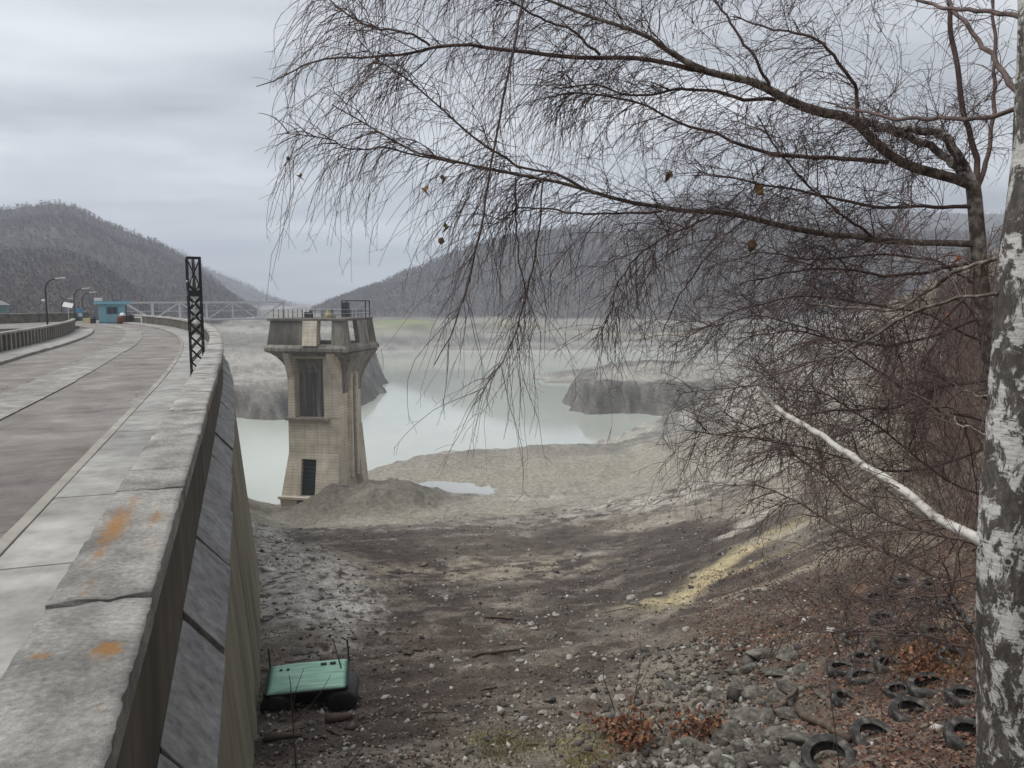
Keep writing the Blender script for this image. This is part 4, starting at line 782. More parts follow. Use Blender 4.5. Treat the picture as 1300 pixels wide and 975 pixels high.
p = at(-13, 392, 110); root = empty('hut', (p[0], p[1], -2.9)); tag(root, 'teal hut cut by the left edge of the picture', 'hut'); teal = mat('teal_paint', [(.3, (.10, .22, .22)), (.7, (.16, .30, .30))], 2); MB().box((-1.6, -1.4, 0), (1.6, 1.4, 2.1)).build('wall', teal, root); MB().loft([[(-1.9, -1.7, 2.1), (1.9, -1.7, 2.1), (1.9, 1.7, 2.1), (-1.9, 1.7, 2.1)], [(-1.7, -.1, 2.7), (1.7, -.1, 2.7), (1.7, .1, 2.7), (-1.7, .1, 2.7)]]).build('roof', M['galv'], root); MB().box((.3, -1.43, .9), (1.1, -1.39, 1.7)).build('window', M['glass'], root)
def lamp(px, top, base, y, label, white=False):
    b = at(px, base, y); zb = -3.3; h = at(px, top, y)[2] - zb; root = empty('street_lamp', (b[0], y, zb)); tag(root, label, 'street lamp', 'lamps beyond the inner parapet')
    r_ = .085; pts = [(-.03 * t * 0, 0, t * (h - 1.1)) for t in (0, .5, 1)] + [(.06, 0, h - .75), (.28, 0, h - .38), (.62, 0, h - .16), (1.0, 0, h - .05)]
    MB().tube(pts, [r_, r_ * .95, r_ * .85, r_ * .8, r_ * .75, r_ * .7, r_ * .6], 8).build('pole', M['steel'], root, smooth=True)
    MB().loft([[(1.0, -.1, h - .1), (1.0, .1, h - .1), (1.0, .1, h), (1.0, -.1, h)], [(1.9, -.14, h - .03), (1.9, .14, h - .03), (1.9, .14, h + .1), (1.9, -.14, h + .1)]]).build('lamp_head', M['galv'], root, bevel=.03)
    if white: MB().lathe([(.02, -.12), (.16, -.1), (.16, .1), (.02, .12)], 14, (-.2, -.05, h - 2.1)).build('round_box', M['white'], root, smooth=True)
lamp(60.5, 353, 413, 73, 'nearest and tallest dark street lamp, with a white box on its pole', True)
lamp(96, 366, 412, 92, 'second dark street lamp from the left, before the blue panel')
lamp(106, 371, 409, 103, 'dark street lamp closest to the blue booth')
lamp(79.5, 379, 411, 118, 'thin faint street lamp between the two nearer ones')

# ------------------------------------------------------------------ twig and branch builders
def tubes_np(P, Rd, sides=3):
    """n tubes of k points: P (n,k,3), Rd (n,k) -> verts, quads"""
    n, k, _ = P.shape; T = np.empty_like(P); T[:, 1:-1] = P[:, 2:] - P[:, :-2]; T[:, 0] = P[:, 1] - P[:, 0]; T[:, -1] = P[:, -1] - P[:, -2]
    T /= np.linalg.norm(T, axis=-1, keepdims=True) + 1e-9
    ref = rng.normal(size=(n, 1, 3)); ref /= np.linalg.norm(ref, axis=-1, keepdims=True)
    u = np.cross(T, ref); u /= np.linalg.norm(u, axis=-1, keepdims=True) + 1e-9; v = np.cross(T, u); rings = []
    for j in range(sides):
        a = 2 * np.pi * j / sides; rings.append(P + (u * math.cos(a) + v * math.sin(a)) * Rd[..., None])
    V = np.stack(rings, 2).reshape(-1, 3); I = np.arange(n * k * sides).reshape(n, k, sides); J = np.roll(I, -1, 2)
    return V, np.stack([I[:, :-1], J[:, :-1], J[:, 1:], I[:, 1:]], -1).reshape(-1, 4)
def grow(p0, d0, L, k, droop, wob, lean=(0, 0, 0)):
    n = len(p0); P = np.empty((n, k, 3)); P[:, 0] = p0; d = d0 / (np.linalg.norm(d0, axis=-1, keepdims=True) + 1e-9); st = (L / (k - 1))[:, None]
    dr = np.asarray(droop).reshape(-1, 1); ln = np.array(lean)
    for i in range(1, k):
        d = d + np.array([0, 0, -1.0]) * dr / (k - 1) + rng.normal(size=(n, 3)) * wob + ln / (k - 1); d /= np.linalg.norm(d, axis=-1, keepdims=True)
        P[:, i] = P[:, i - 1] + d * st
    return P
def taper(n, k, r0, r1, e=1): return r0[:, None] * (1 - np.linspace(0, 1, k)[None] ** e) + r1[:, None] * np.linspace(0, 1, k)[None] ** e
def spawn(P, per_m, tmin=.1, tmax=1.0):
    """points along polylines P (n,k,3): count follows length; returns positions, tangents, t"""
    n, k, _ = P.shape; L = np.linalg.norm(np.diff(P, axis=1), axis=-1).sum(1); c = rng.poisson(L * per_m); idx = np.repeat(np.arange(n), c); t = rng.uniform(tmin, tmax, len(idx)) * (k - 1) * .9999
    i = np.minimum(t.astype(int), k - 2); f = (t - i)[:, None]; a, b = P[idx, i], P[idx, i + 1]; tn = b - a; tn /= np.linalg.norm(tn, axis=-1, keepdims=True) + 1e-9
    return a + (b - a) * f, tn, t / (k - 1), idx
def side_dir(tn, spread, up=0):
    r = rng.normal(size=tn.shape); r -= (r * tn).sum(-1, keepdims=True) * tn; r /= np.linalg.norm(r, axis=-1, keepdims=True)
    d = tn * (1 - spread) + r * spread; d[:, 2] += up; return d / np.linalg.norm(d, axis=-1, keepdims=True)
class Parts:
    def __init__(s): s.V = []; s.Q = []; s.n = 0
    def add(s, P, Rd, sides=3):
        if len(P) == 0: return
        V, Q = tubes_np(P, Rd, sides); s.V.append(V); s.Q.append(Q + s.n); s.n += len(V)
    def mesh(s, name, m): return mesh_np(name, np.concatenate(s.V), np.concatenate(s.Q), m, True)
def resample(pts, k):
    pts = np.array(pts, float); d = np.r_[0, np.cumsum(np.linalg.norm(np.diff(pts[:, :3], axis=0), axis=1))]; t = np.linspace(0, d[-1], k)
    # Catmull-like smoothing by dense linear then box filter
    tt = np.linspace(0, d[-1], k * 6); q = np.stack([np.interp(tt, d, pts[:, c]) for c in range(pts.shape[1])], -1); w_ = 7; pad = np.concatenate([np.repeat(q[:1], w_ // 2, 0), q, np.repeat(q[-1:], w_ // 2, 0)])
    q = np.stack([np.convolve(pad[:, c], np.ones(w_) / w_, 'valid') for c in range(q.shape[1])], -1); q[0] = pts[0]; q[-1] = pts[-1]
    return np.stack([np.interp(t, tt, q[:, c]) for c in range(q.shape[1])], -1)

# ------------------------------------------------------------------ the two birches in front
birchA = empty('birch_tree', (0, 0, 0)); tag(birchA, 'white barked birch with black furrows at the right edge of the picture', 'tree')
birchB = empty('birch_tree', (0, 0, 0)); tag(birchB, 'grey forked birch behind the white trunk, its long limbs hanging over the lake', 'tree')
DA, DB = 3.1, 5.4
def trunk(pl, depth, parent, mt, rough, sides=20, nseg=60):
    pts = [(*at(px, py, dy), r_ * dy / F) for px, py, r_, dy in pl]; q = resample(pts, nseg); V = []; u = Vector((1, 0, 0))
    for i, (X, Y, Zz, r_) in enumerate(q):
        for j in range(sides):
            a = 2 * math.pi * j / sides; dx, dy = math.cos(a), math.sin(a)
            n_ = mnoise.fractal(Vector((dx * 1.3 * r_ * 9, dy * 1.3 * r_ * 9, Zz * 3.0)), 1, 2, 5); rr = r_ * (1 + rough * n_); V.append((X + dx * rr, Y + dy * rr, Zz))
    Fq = [(i * sides + j, i * sides + (j + 1) % sides, (i + 1) * sides + (j + 1) % sides, (i + 1) * sides + j) for i in range(nseg - 1) for j in range(sides)]
    me = bpy.data.meshes.new('trunk'); me.from_pydata(V, [], Fq); me.update(); me.materials.append(mt); me.polygons.foreach_set('use_smooth', np.ones(len(me.polygons), bool)); return link('trunk', me, parent)
trunk([(1292, 1330, 62, DA), (1288, 1100, 46, DA), (1284, 975, 42, DA), (1283, 800, 40, DA), (1285, 690, 39, DA), (1292, 560, 36, DA), (1297, 450, 33, DA), (1301, 350, 31, DA), (1312, 200, 24, DA), (1316, 90, 21, DA), (1318, -60, 20, DA), (1326, -400, 14, DA), (1330, -800, 6, DA)], DA, birchA, M['birch'], .07, 40, 150)
trunk([(1300, 760, 15, DB), (1278, 620, 13, DB), (1262, 480, 11, DB), (1247, 380, 10, DB), (1241, 300, 9, DB), (1236, 236, 8.5, DB), (1231, 222, 6, DB)], DB, birchB, M['branch'], .10, 14, 40)
BR = [  # owner, depth start, depth end, material, [(px, py, radius px)...]
 ('A', 3.1, 3.9, 'limb', [(1268, 694, 11), (1215, 674, 9), (1180, 652, 8), (1140, 618, 7.5), (1090, 585, 6.5), (1050, 556, 5.5), (1000, 530, 5), (976, 507, 4), (962, 490, 2.5)]),
 ('A', 3.1, 3.2, 'birch', [(1262, 808, 8), (1236, 800, 6), (1214, 772, 4.5), (1206, 755, 2)]),
 ('A', 3.1, 4.4, 'twig', [(1255, 694, 4), (1185, 678, 3.2), (1127, 658, 2.8), (1085, 635, 2.4), (1038, 597, 2), (992, 565, 1.5)]),
 ('A', 3.1, 4.3, 'twig', [(1255, 742, 3), (1180, 730, 2.6), (1100, 692, 2), (1020, 640, 1.5), (960, 615, 1)]),
 ('A', 3.1, 4.0, 'twig', [(1255, 828, 3), (1170, 806, 2.6), (1090, 800, 2), (1020, 802, 1.4)]),
 ('A', 3.1, 4.0, 'twig', [(1255, 838, 2.6), (1180, 812, 2), (1120, 770, 1.6), (1060, 745, 1)]),
 ('A', 3.1, 4.6, 'twig', [(1300, 137, 6), (1277, 96, 5), (1242, 50, 4), (1208, 8, 3.2), (1170, -40, 2)]),
 ('A', 3.1, 4.6, 'twig', [(1304, 136, 5), (1238, 152, 4.2), (1185, 152, 3.8), (1130, 150, 3.2), (1100, 142, 2.8), (1050, 130, 1.6)]),
 ('A', 3.1, 4.8, 'twig', [(1310, 22, 5), (1250, 15, 4), (1204, 12, 3.4), (1160, -4, 2.6), (1090, -30, 2)]),
 ('A', 3.1, 4.6, 'branch', [(1300, 329, 5), (1246, 331, 4.4), (1204, 352, 4), (1165, 378, 3.6), (1138, 396, 3), (1069, 389, 2.2), (1023, 385, 1.4)]),
 ('A', 3.1, 4.6, 'branch', [(1268, 372, 3.6), (1204, 381, 3.4), (1158, 396, 3.2), (1108, 427, 3), (1069, 450, 2.6), (1015, 465, 2.2), (973, 477, 1.8), (938, 477, 1)]),
 ('A', 3.1, 3.6, 'branch', [(1262, 556, 3), (1215, 537, 2), (1185, 510, 1)]),
 ('A', 3.1, 3.8, 'branch', [(1264, 508, 3), (1230, 498, 2), (1195, 480, 1)]),
 ('B', 5.4, 5.0, 'branch', [(1236, 236, 10), (1227, 231, 10), (1185, 219, 9.5), (1138, 204, 9), (1108, 177, 8.5), (1085, 152, 9), (1046, 144, 9), (1015, 135, 8.5), (981, 115, 8), (954, 104, 7), (915, 96, 6.5), (877, 83, 6), (846, 65, 5), (823, 46, 4), (800, 36, 3.6), (742, 22, 3), (696, 0, 2.5), (640, -30, 1.8)]),
 ('B', 5.4, 5.2, 'birch', [(1238, 235, 9), (1223, 208, 9), (1203, 176, 8.5), (1187, 166, 8), (1146, 163, 7.5), (1108, 158, 7), (1082, 152, 6)]),
 ('B', 5.4, 5.2, 'birch', [(1234, 232, 8), (1215, 212, 7.5), (1185, 188, 7), (1161, 177, 7), (1131, 165, 6.5), (1104, 158, 6)]),
 ('B', 5.4, 5.6, 'twig', [(1240, 235, 6), (1242, 208, 5.5), (1227, 154, 5), (1215, 85, 4.6), (1204, 0, 4.2), (1195, -80, 3.2)]),
 ('B', 5.4, 5.9, 'twig', [(1240, 240, 5), (1258, 190, 4), (1262, 120, 3.6), (1263, 40, 3), (1258, -40, 2)]),
 ('B', 5.1, 4.8, 'twig', [(890, 90, 4.5), (846, 78, 4.4), (800, 72, 4.2), (723, 73, 4), (646, 65, 3.6), (592, 56, 3.2), (546, 58, 2.8), (515, 69, 2.4), (469, 73, 2.2), (415, 73, 1.8), (385, 83, 1.5), (354, 104, 1.2), (325, 108, .8)]),
 ('B', 4.9, 4.9, 'twig', [(546, 58, 2.4), (527, 44, 2.2), (481, 37, 2), (446, 23, 1.7), (419, 0, 1.4)]),
 ('B', 5.0, 4.7, 'twig', [(762, 70, 2.8), (723, 38, 2.4), (685, 23, 2.2), (654, 4, 2), (600, -25, 1.4)]),
 ('B', 5.4, 4.7, 'branch', [(1243, 310, 7), (1227, 308, 6.5), (1146, 308, 6), (1085, 300, 5.8), (1031, 294, 5.4), (985, 287, 5.2), (946, 275, 5), (908, 269, 4.8), (869, 269, 4.4), (831, 263, 4), (800, 256, 3.8), (754, 244, 3.5), (704, 227, 3.2), (662, 221, 3), (627, 215, 2.7), (600, 210, 2.5), (569, 202, 2.3), (531, 196, 2), (508, 188, 1.8), (488, 173, 1.6), (454, 150, 1.4), (423, 133, 1)]),
 ('B', 4.8, 4.5, 'twig', [(742, 240, 2.8), (704, 219, 2.5), (658, 210, 2.3), (627, 192, 2.2), (600, 175, 2), (569, 146, 1.8), (546, 123, 1.6), (512, 98, 1.4), (477, 77, 1.2), (454, 50, .9)]),
 ('B', 4.75, 4.6, 'twig', [(600, 210, 2), (546, 200, 1.8), (492, 188, 1.6), (446, 188, 1.4), (415, 177, 1.2), (362, 169, .8)]),
 ('B', 5.0, 4.8, 'twig', [(840, 268, 2.4), (800, 271, 2.2), (723, 271, 2), (685, 263, 1.7), (658, 265, 1.4), (627, 285, 1)]),
 ('B', 5.2, 4.9, 'twig', [(1127, 206, 4.5), (1077, 202, 4.2), (1031, 200, 4), (992, 198, 3.8), (954, 188, 3.4), (923, 175, 3), (900, 165, 2.8), (869, 158, 2.4), (838, 142, 2.2), (800, 127, 2), (740, 118, 1.6), (690, 125, 1.1)]),
 ('B', 5.2, 4.9, 'twig', [(985, 127, 3.6), (942, 127, 3.4), (908, 115, 3), (869, 112, 2.6), (831, 119, 2.2), (800, 119, 2), (750, 108, 1.6), (700, 112, 1.1)]),
 ('B', 5.2, 5.3, 'twig', [(1088, 154, 4), (1090, 112, 3.6), (1069, 88, 3.2), (1046, 54, 2.8), (1015, 42, 2.4), (985, 38, 2), (930, 20, 1.4)]),
 ('B', 5.1, 5.2, 'twig', [(977, 108, 3.2), (954, 69, 2.8), (931, 35, 2.4), (908, 0, 2), (880, -40, 1.4)]),
 ('B', 5.3, 4.9, 'twig', [(1110, 302, 3), (1077, 281, 2.8), (1038, 246, 2.4), (1000, 208, 2), (973, 169, 1.7), (961, 146, 1)]),
 ('B', 5.4, 5.0, 'twig', [(1240, 262, 4), (1180, 262, 3.6), (1110, 262, 3), (1050, 250, 2.6), (990, 238, 2.2), (930, 225, 1.7), (880, 222, 1.1)]),
 ('B', 5.4, 5.8, 'twig', [(1242, 330, 4), (1180, 345, 3.4), (1120, 350, 3), (1060, 340, 2.4), (1000, 345, 1.9), (940, 360, 1.2)]),
 ('B', 5.4, 5.2, 'twig', [(1252, 400, 4), (1190, 425, 3.2), (1130, 440, 2.6), (1060, 430, 2), (1000, 420, 1.5), (930, 430, 1)]),
 ('B', 5.4, 5.6, 'twig', [(1262, 480, 4), (1200, 490, 3), (1130, 520, 2.4), (1060, 520, 1.9), (990, 535, 1.4), (910, 552, 1)]),
 ('B', 5.4, 5.0, 'twig', [(1270, 560, 3.6), (1200, 590, 3), (1130, 600, 2.2), (1050, 575, 1.8), (960, 558, 1.4), (869, 548, 1)]),
 ('B', 5.5, 6.2, 'twig', [(1268, 540, 3), (1190, 520, 2.6), (1110, 470, 2.2), (1040, 420, 1.7), (960, 400, 1.2), (880, 420, .8)]),
 ('B', 5.5, 6.0, 'twig', [(1258, 440, 3), (1180, 400, 2.6), (1100, 385, 2.1), (1010, 375, 1.7), (930, 395, 1.2), (850, 440, .8)]),
 ('B', 5.5, 6.4, 'twig', [(1280, 640, 3), (1200, 610, 2.6), (1120, 545, 2.1), (1050, 500, 1.7), (960, 490, 1.2), (860, 500, .8)]),
 ('B', 5.4, 6.2, 'twig', [(1250, 370, 3), (1190, 330, 2.6), (1120, 322, 2.2), (1040, 330, 1.8), (960, 320, 1.3), (900, 340, .8)]),
 ('B', 5.0, 4.8, 'twig', [(905, 272, 2.4), (880, 285, 2.2), (845, 300, 2), (800, 332, 1.7), (782, 365, 1.4), (772, 410, 1)]),
 ('B', 5.0, 4.9, 'twig', [(945, 280, 2), (920, 300, 1.8), (890, 335, 1.6), (860, 380, 1.3), (842, 420, 1)]),
 ('B', 4.75, 4.6, 'twig', [(670, -30, 2.6), (660, 20, 2.5), (648, 80, 2.4), (636, 140, 2.3), (623, 215, 2.2), (612, 285, 2.1), (601, 330, 2), (590, 378, 1.7), (572, 425, 1.3), (552, 462, 1)]),
 ('B', 4.7, 4.6, 'twig', [(690, 228, 1.8), (686, 290, 1.7), (675, 345, 1.6), (662, 398, 1.4), (648, 440, 1.2), (620, 490, 1), (600, 516, .8)]),
 ('B', 4.7, 4.6, 'twig', [(655, 225, 1.6), (655, 290, 1.5), (660, 340, 1.4), (675, 390, 1.1), (684, 420, .8)]),
 ('B', 5.6, 5.0, 'twig', [(1196, -70, 4), (1080, -110, 3.6), (960, -120, 3), (840, -110, 2.5), (720, -85, 2), (600, -50, 1.6), (500, -15, 1.2)]),
 ('B', 5.6, 5.6, 'twig', [(1200, -40, 4), (1120, -50, 3.4), (1030, -40, 2.8), (940, -45, 2.2), (850, -35, 1.7), (760, -25, 1.2)]),
 ('B', 5.4, 4.6, 'twig', [(960, -120, 2.5), (860, -140, 2.2), (740, -120, 1.9), (620, -90, 1.6), (520, -60, 1.3), (440, -25, 1)]),
]
l1 = {'A': [], 'B': []}; l1r = {'A': [], 'B': []}
for own, d0, d1, mt, pl in BR:
    pts = []; n = len(pl); wz = random.uniform(0, 6)
    for i, (px, py, r_) in enumerate(pl):
        t = (px - pl[0][0]) / (pl[-1][0] - pl[0][0] + 1e-6); t = min(max(t if abs(pl[-1][0] - pl[0][0]) > 60 else i / (n - 1), 0), 1); dd = d0 + (d1 - d0) * t + .12 * math.sin(3 * t + wz) * min(1, 4 * t); p_ = at(px, py, dd); pts.append((*p_, r_ * (.66 if mt not in ('birch', 'limb') or own == 'B' else .78) * dd / F))
    q = resample(pts, 26); jit = np.array([[mnoise.noise(Vector((i * .55, wz * 10, c * 7.3))) for c in range(3)] for i in range(26)]) * .016; jit[0] = 0; q[:, :3] += jit
    kk = 7 if pl[0][2] > 4.5 else 5; V_, Q_ = tubes_np(q[None, :, :3], np.maximum(q[None, :, 3], .0016), kk)
    link('branch', mesh_np('branch', V_, Q_, M[mt], True), birchA if own == 'A' else birchB); l1[own].append(q[:, :3]); l1r[own].append(q[:, 3])
def proj(P):                            # world -> photo pixels
    X, Y, Zz = P[..., 0], P[..., 1], P[..., 2]; f_ = Y * CP - Zz * SP; u_ = Y * SP + Zz * CP; return 650 + F * X / f_, 487.5 - F * u_ / f_
def birch_twigs(own, root, m2, m3, m4):
    L1 = np.array(l1[own]); pr = Parts(); steep = np.abs(L1[:, -1, 2] - L1[:, 0, 2]) > 1.1 * np.abs(L1[:, -1, 0] - L1[:, 0, 0]); LS = L1[steep]; L1 = L1[~steep]
    p, tn, t, idx = spawn(L1, m2, .12, 1.0); px, py = proj(p); left = sstep(880, 640, px)
    k_ = rng.uniform(0, 1, len(p)) > .3 * left; p, tn, t, px, py, left = p[k_], tn[k_], t[k_], px[k_], py[k_], left[k_]; d = side_dir(tn, .55, .12); d[:, 0] -= .25 * left; n = len(p)
    L = rng.uniform(.18, .75, n) * (1 - .35 * t) * (1 - .35 * left); P2 = grow(p, d, L, 8, rng.uniform(.2, 1.3, n), .10); P2 = P2[proj(P2)[0].min(1) > 325]; n = len(P2); r2 = rng.uniform(.0022, .0040, n); pr.add(P2, taper(n, 8, r2, r2 * .4), 4)
    # hanging twigs
    PP = []
    for base, per, t0 in ((P2, m3, .15), (L1, m3 * .5, .3), (LS, m3 * 1.6, .1)):
        p, tn, t, idx = spawn(base, per, t0, 1.0); px, py = proj(p); left = sstep(900, 620, px); n = len(p); d = side_dir(tn, .5)
        d[:, 0] -= .12 * left; L = rng.uniform(.10, .52, n) * (.75 + .95 * left); dr = rng.uniform(.7, 2.4, n) * (.25 + .95 * left)
        P3 = grow(p, d, L, 7, dr, .15, (-.22, 0, 0)); PP.append(P3[proj(P3)[0].min(1) > 338])
    P3 = np.concatenate(PP); n = len(P3); r3 = rng.uniform(.0015, .0026, n); pr.add(P3, taper(n, 7, r3, r3 * .5), 3)
    p, tn, t, idx = spawn(P3, m4, .1, 1.0); k_ = rng.uniform(0, 1, len(p)) > .5 * sstep(900, 600, proj(p)[0]); p, tn = p[k_], tn[k_]; n = len(p); d = side_dir(tn, .6); P4 = grow(p, d, rng.uniform(.03, .15, n), 3, rng.uniform(.2, 1.0, n), .1); r4 = rng.uniform(.0010, .0015, n); pr.add(P4, taper(n, 3, r4, r4 * .7), 3)
    o = link('twigs', pr.mesh('twigs', M['twig']), root); o['kind'] = 'stuff'
    print('twigs', own, len(P2), len(P3), n)
birch_twigs('B', birchB, 27.0, 16.5, 7)
birch_twigs('A', birchA, 20.0, 13.0, 6)
# a few leaves that still hang on
def leaf_mesh(name, L, Wd, m):
    V = [(0, 0, 0), (-Wd, .35 * L, .15 * L), (0, .45 * L, 0), (Wd, .35 * L, .15 * L), (-.7 * Wd, .75 * L, .1 * L), (0, .8 * L, -.03), (.7 * Wd, .75 * L, .1 * L), (0, L, .06)]
    return mesh_np(name, V, [(0, 2, 1), (0, 3, 2), (1, 2, 5, 4), (2, 3, 6, 5), (4, 5, 7), (5, 6, 7)], m)
lm_y = mat('yellow_dead_leaf', [(.3, (.30, .18, .05)), (.7, (.42, .27, .09))], 20); lm_o = mat('orange_dead_leaf', [(.3, (.42, .15, .07)), (.7, (.55, .22, .12))], 20); lm_d = mat('withered_leaf', [(.3, (.10, .07, .04)), (.7, (.2, .14, .07))], 20)
for px, py, dd, m_, L in ((543, 234, 4.7, lm_y, .055), (565, 282, 4.7, lm_d, .05), (562, 301, 4.7, lm_d, .05), (560, 221, 4.7, lm_d, .05), (960, 233, 5.0, lm_y, .085), (957, 303, 5.0, lm_d, .08), (1212, 320, 4.5, lm_o, .065), (1201, 397, 4.4, lm_o, .03), (382, 219, 4.7, lm_d, .035), (366, 198, 4.7, lm_d, .03), (853, 217, 5, lm_d, .06)):
    p_ = at(px, py, dd); link('leaf', leaf_mesh('leaf', L, L * .42, m_), birchB, p_, (random.uniform(-2.4, -1), random.uniform(-.6, .6), random.uniform(-1, 1)))
c_ = Vector(at(1284, 703, DA)); dk = Vector((-c_.x - .35, -c_.y, 0)).normalized(); p_ = c_ + dk * .118      # knot where a branch was cut
MB().tube([-dk * .03, dk * .008], [.026, .020], 14).build('knot', M['rockpale'], birchA, loc=p_); MB().tube([-dk * .01, dk * .0095], [.011, .011], 12).build('knot', M['joint'], birchA, loc=p_)

# ------------------------------------------------------------------ trees and thicket on the right bank
def shrub_parts(h, nstem, spread, m2, m3, m4, r0, droop=.2, wob=.10):
    n = nstem; p0 = rng.normal(size=(n, 3)) * np.array([.16, .16, 0]) * (h / 3); d = rng.normal(size=(n, 3)) * spread; d[:, 2] = 1
    P1 = grow(p0, d, h * rng.uniform(.65, 1.05, n), 9, np.zeros(n) - .1, wob * .7); r1 = r0 * rng.uniform(.6, 1.1, n); out = []
    out.append((P1, taper(n, 9, r1, r1 * .2), 5))
    p, tn, t, i = spawn(P1, m2, .15, .97); n = len(p); P2 = grow(p, side_dir(tn, .5, .2), h * rng.uniform(.12, .36, n) * (1.15 - .6 * t), 6, rng.uniform(-.3, .4, n), wob); r2 = r0 * rng.uniform(.28, .45, n); out.append((P2, taper(n, 6, r2, r2 * .35), 3))
    p, tn, t, i = spawn(P2, m3, .1, 1); n = len(p); P3 = grow(p, side_dir(tn, .5, .1), h * rng.uniform(.05, .17, n), 5, rng.uniform(-.1, .8, n) * droop * 3, wob); r3 = r0 * rng.uniform(.14, .24, n); out.append((P3, taper(n, 5, r3, r3 * .5), 3))
    p, tn, t, i = spawn(P3, m4, .1, 1); n = len(p); P4 = grow(p, side_dir(tn, .6), h * rng.uniform(.02, .06, n), 3, rng.uniform(0, .6, n), wob); r4 = r0 * rng.uniform(.10, .15, n); out.append((P4, taper(n, 3, r4, r4 * .7), 3))
    return out
def shrub_meshes(nm, m, *a, **k):
    out = shrub_parts(*a, **k); B = Parts(); st = []
    for i in range(len(out[0][0])):
        A = Parts(); A.add(out[0][0][i:i + 1], out[0][1][i:i + 1], out[0][2]); st.append(A.mesh(nm + '_stem', m))
    [B.add(*q) for q in out[1:]]
    return st, B.mesh(nm + '_twigs', m)
def place_tree(name, meshes, loc, sc_, rz, label, cat, group, pn=('stem', 'twigs')):
    root = empty(name, loc, rz); tag(root, label, cat, group)
    for me_ in meshes[0]: link(pn[0], me_, root, scale=sc_)
    link(pn[1], meshes[1], root, scale=sc_)['kind'] = 'stuff'
    return root
SH = [shrub_meshes('shrub', M['redtwig'], 4.2, 9, .30, 4.5, 5.5, 4, .0125) for _ in range(3)]
spots = []
for _ in range(15):
    y_ = random.uniform(15, 32); x_ = y_ * random.uniform(.52, .74); spots.append((x_, y_, random.uniform(.75, 1.25)))
for _ in range(14):
    y_ = random.uniform(26, 48); x_ = y_ * random.uniform(.40, .7); spots.append((x_, y_, random.uniform(.9, 1.4)))
for i, (x_, y_, sc_) in enumerate(spots):
    lab = 'reddish bare shrub in the thicket behind the white birch trunk' if y_ < 24 else 'bare brown shrub farther up the right bank beyond the thicket'
    place_tree('bare_shrub', SH[i % 3], (x_, y_, H1(x_, y_) - .05), sc_, random.uniform(0, 6), lab, 'shrub', 'thicket shrubs on the right bank' if y_ < 24 else 'shrubs up the right bank')
TR = [shrub_meshes('tree', M['greytwig'], 8.5, 2 + k, .10, 2.6, 2.4, 1.6, .085, droop=.1) for k in range(3)]
spots = []
for _ in range(95):
    y_ = random.uniform(38, 210) ; x_ = y_ * random.uniform(.36, .80); z_ = H1(x_, y_)
    if z_ > -6.5: spots.append((x_, y_, z_, random.uniform(.65, 1.15)))
for i, (x_, y_, z_, sc_) in enumerate(spots):
    place_tree('bare_tree', TR[i % 3], (x_, y_, z_ - .1), sc_, random.uniform(0, 6), 'leafless grey brown tree in the wood on the right bank', 'tree', 'wood on the right bank', ('trunk', 'crown'))

# ------------------------------------------------------------------ rocks
def rock_mesh(name, m, seed, sub=2, flat=.65, ang_=.35):
    import bmesh
    bm = bmesh.new(); bmesh.ops.create_icosphere(bm, subdivisions=sub, radius=.5); off = Vector((seed * 3.1, seed * 1.7, seed)); pl = [Vector((random.uniform(-1, 1), random.uniform(-1, 1), random.uniform(-.6, 1))).normalized() for _ in range(7)]; pd = [random.uniform(.26, .42) for _ in pl]
    for v in bm.verts:
        c = v.co.copy(); c *= 1 + ang_ * mnoise.noise(c * 2.2 + off)
        for q, dd in zip(pl, pd):
            e_ = c.dot(q) - dd
            if e_ > 0: c -= q * e_ * .9
        c *= 1 + .09 * mnoise.noise(c * 9 + off); v.co = Vector((c.x * 1.15, c.y * .9, c.z * flat))
    me = bpy.data.meshes.new(name); bm.to_mesh(me); bm.free(); me.materials.append(m); return me
RK = [rock_mesh('rock', M['rock'], k, 3) for k in range(6)]; RKP = [rock_mesh('stone', M['rockpale'], 20 + k, 2) for k in range(4)]
big = [(968, 826, 46, 'flat grey slab at the top of the rubble band'), (1000, 828, 40, 'rounded grey boulder at the top right of the rubble band'), (1003, 872, 42, 'pale streaked rock at the right edge of the rubble'), (950, 905, 62, 'long pale slab in the middle of the rubble'), (925, 925, 58, 'dark wedge of rock below the long pale slab'), (905, 900, 30, 'round grey stone with a white pebble beside it'),
 (985, 880, 34, None), (960, 880, 36, None), (938, 872, 34, None), (975, 905, 40, None), (990, 930, 42, None), (1005, 905, 36, None), (880, 945, 34, None), (900, 950, 30, None), (918, 965, 40, None), (945, 962, 36, None), (965, 955, 34, None), (885, 970, 30, None), (850, 868, 26, None), (985, 850, 30, None), (1015, 850, 26, None), (930, 850, 24, None), (905, 860, 22, None), (1020, 935, 50, None), (1000, 965, 44, None), (965, 930, 26, None), (890, 915, 26, None), (910, 880, 20, None), (950, 845, 28, None), (870, 900, 18, None), (1030, 900, 24, None), (1045, 880, 22, None), (940, 940, 24, None), (855, 960, 22, None), (830, 945, 16, None)]
hp = hits([(a, b + c * .2) for a, b, c, _ in big])
for (px, py, s_, lab), p_ in zip(big, hp):
    sz = s_ * p_[1] / F * .9; o = link('rock', random.choice(RK), None, (p_[0], p_[1], p_[2] + sz * .12), (random.uniform(-.5, .5), random.uniform(-.5, .5), random.uniform(0, 6)), (sz * random.uniform(1, 1.35), sz * random.uniform(.8, 1.1), sz * random.uniform(.6, .95)))
    tag(o, lab or 'grey rock lying among others in the rubble band left of the tyres', 'rock', 'rubble band left of the tyres')
sp = []
for _ in range(150):
    px = random.uniform(330, 1010); py = random.triangular(690, 972, 900); sp.append((px, py, random.choice((5, 6, 7, 8, 9, 10, 12))))
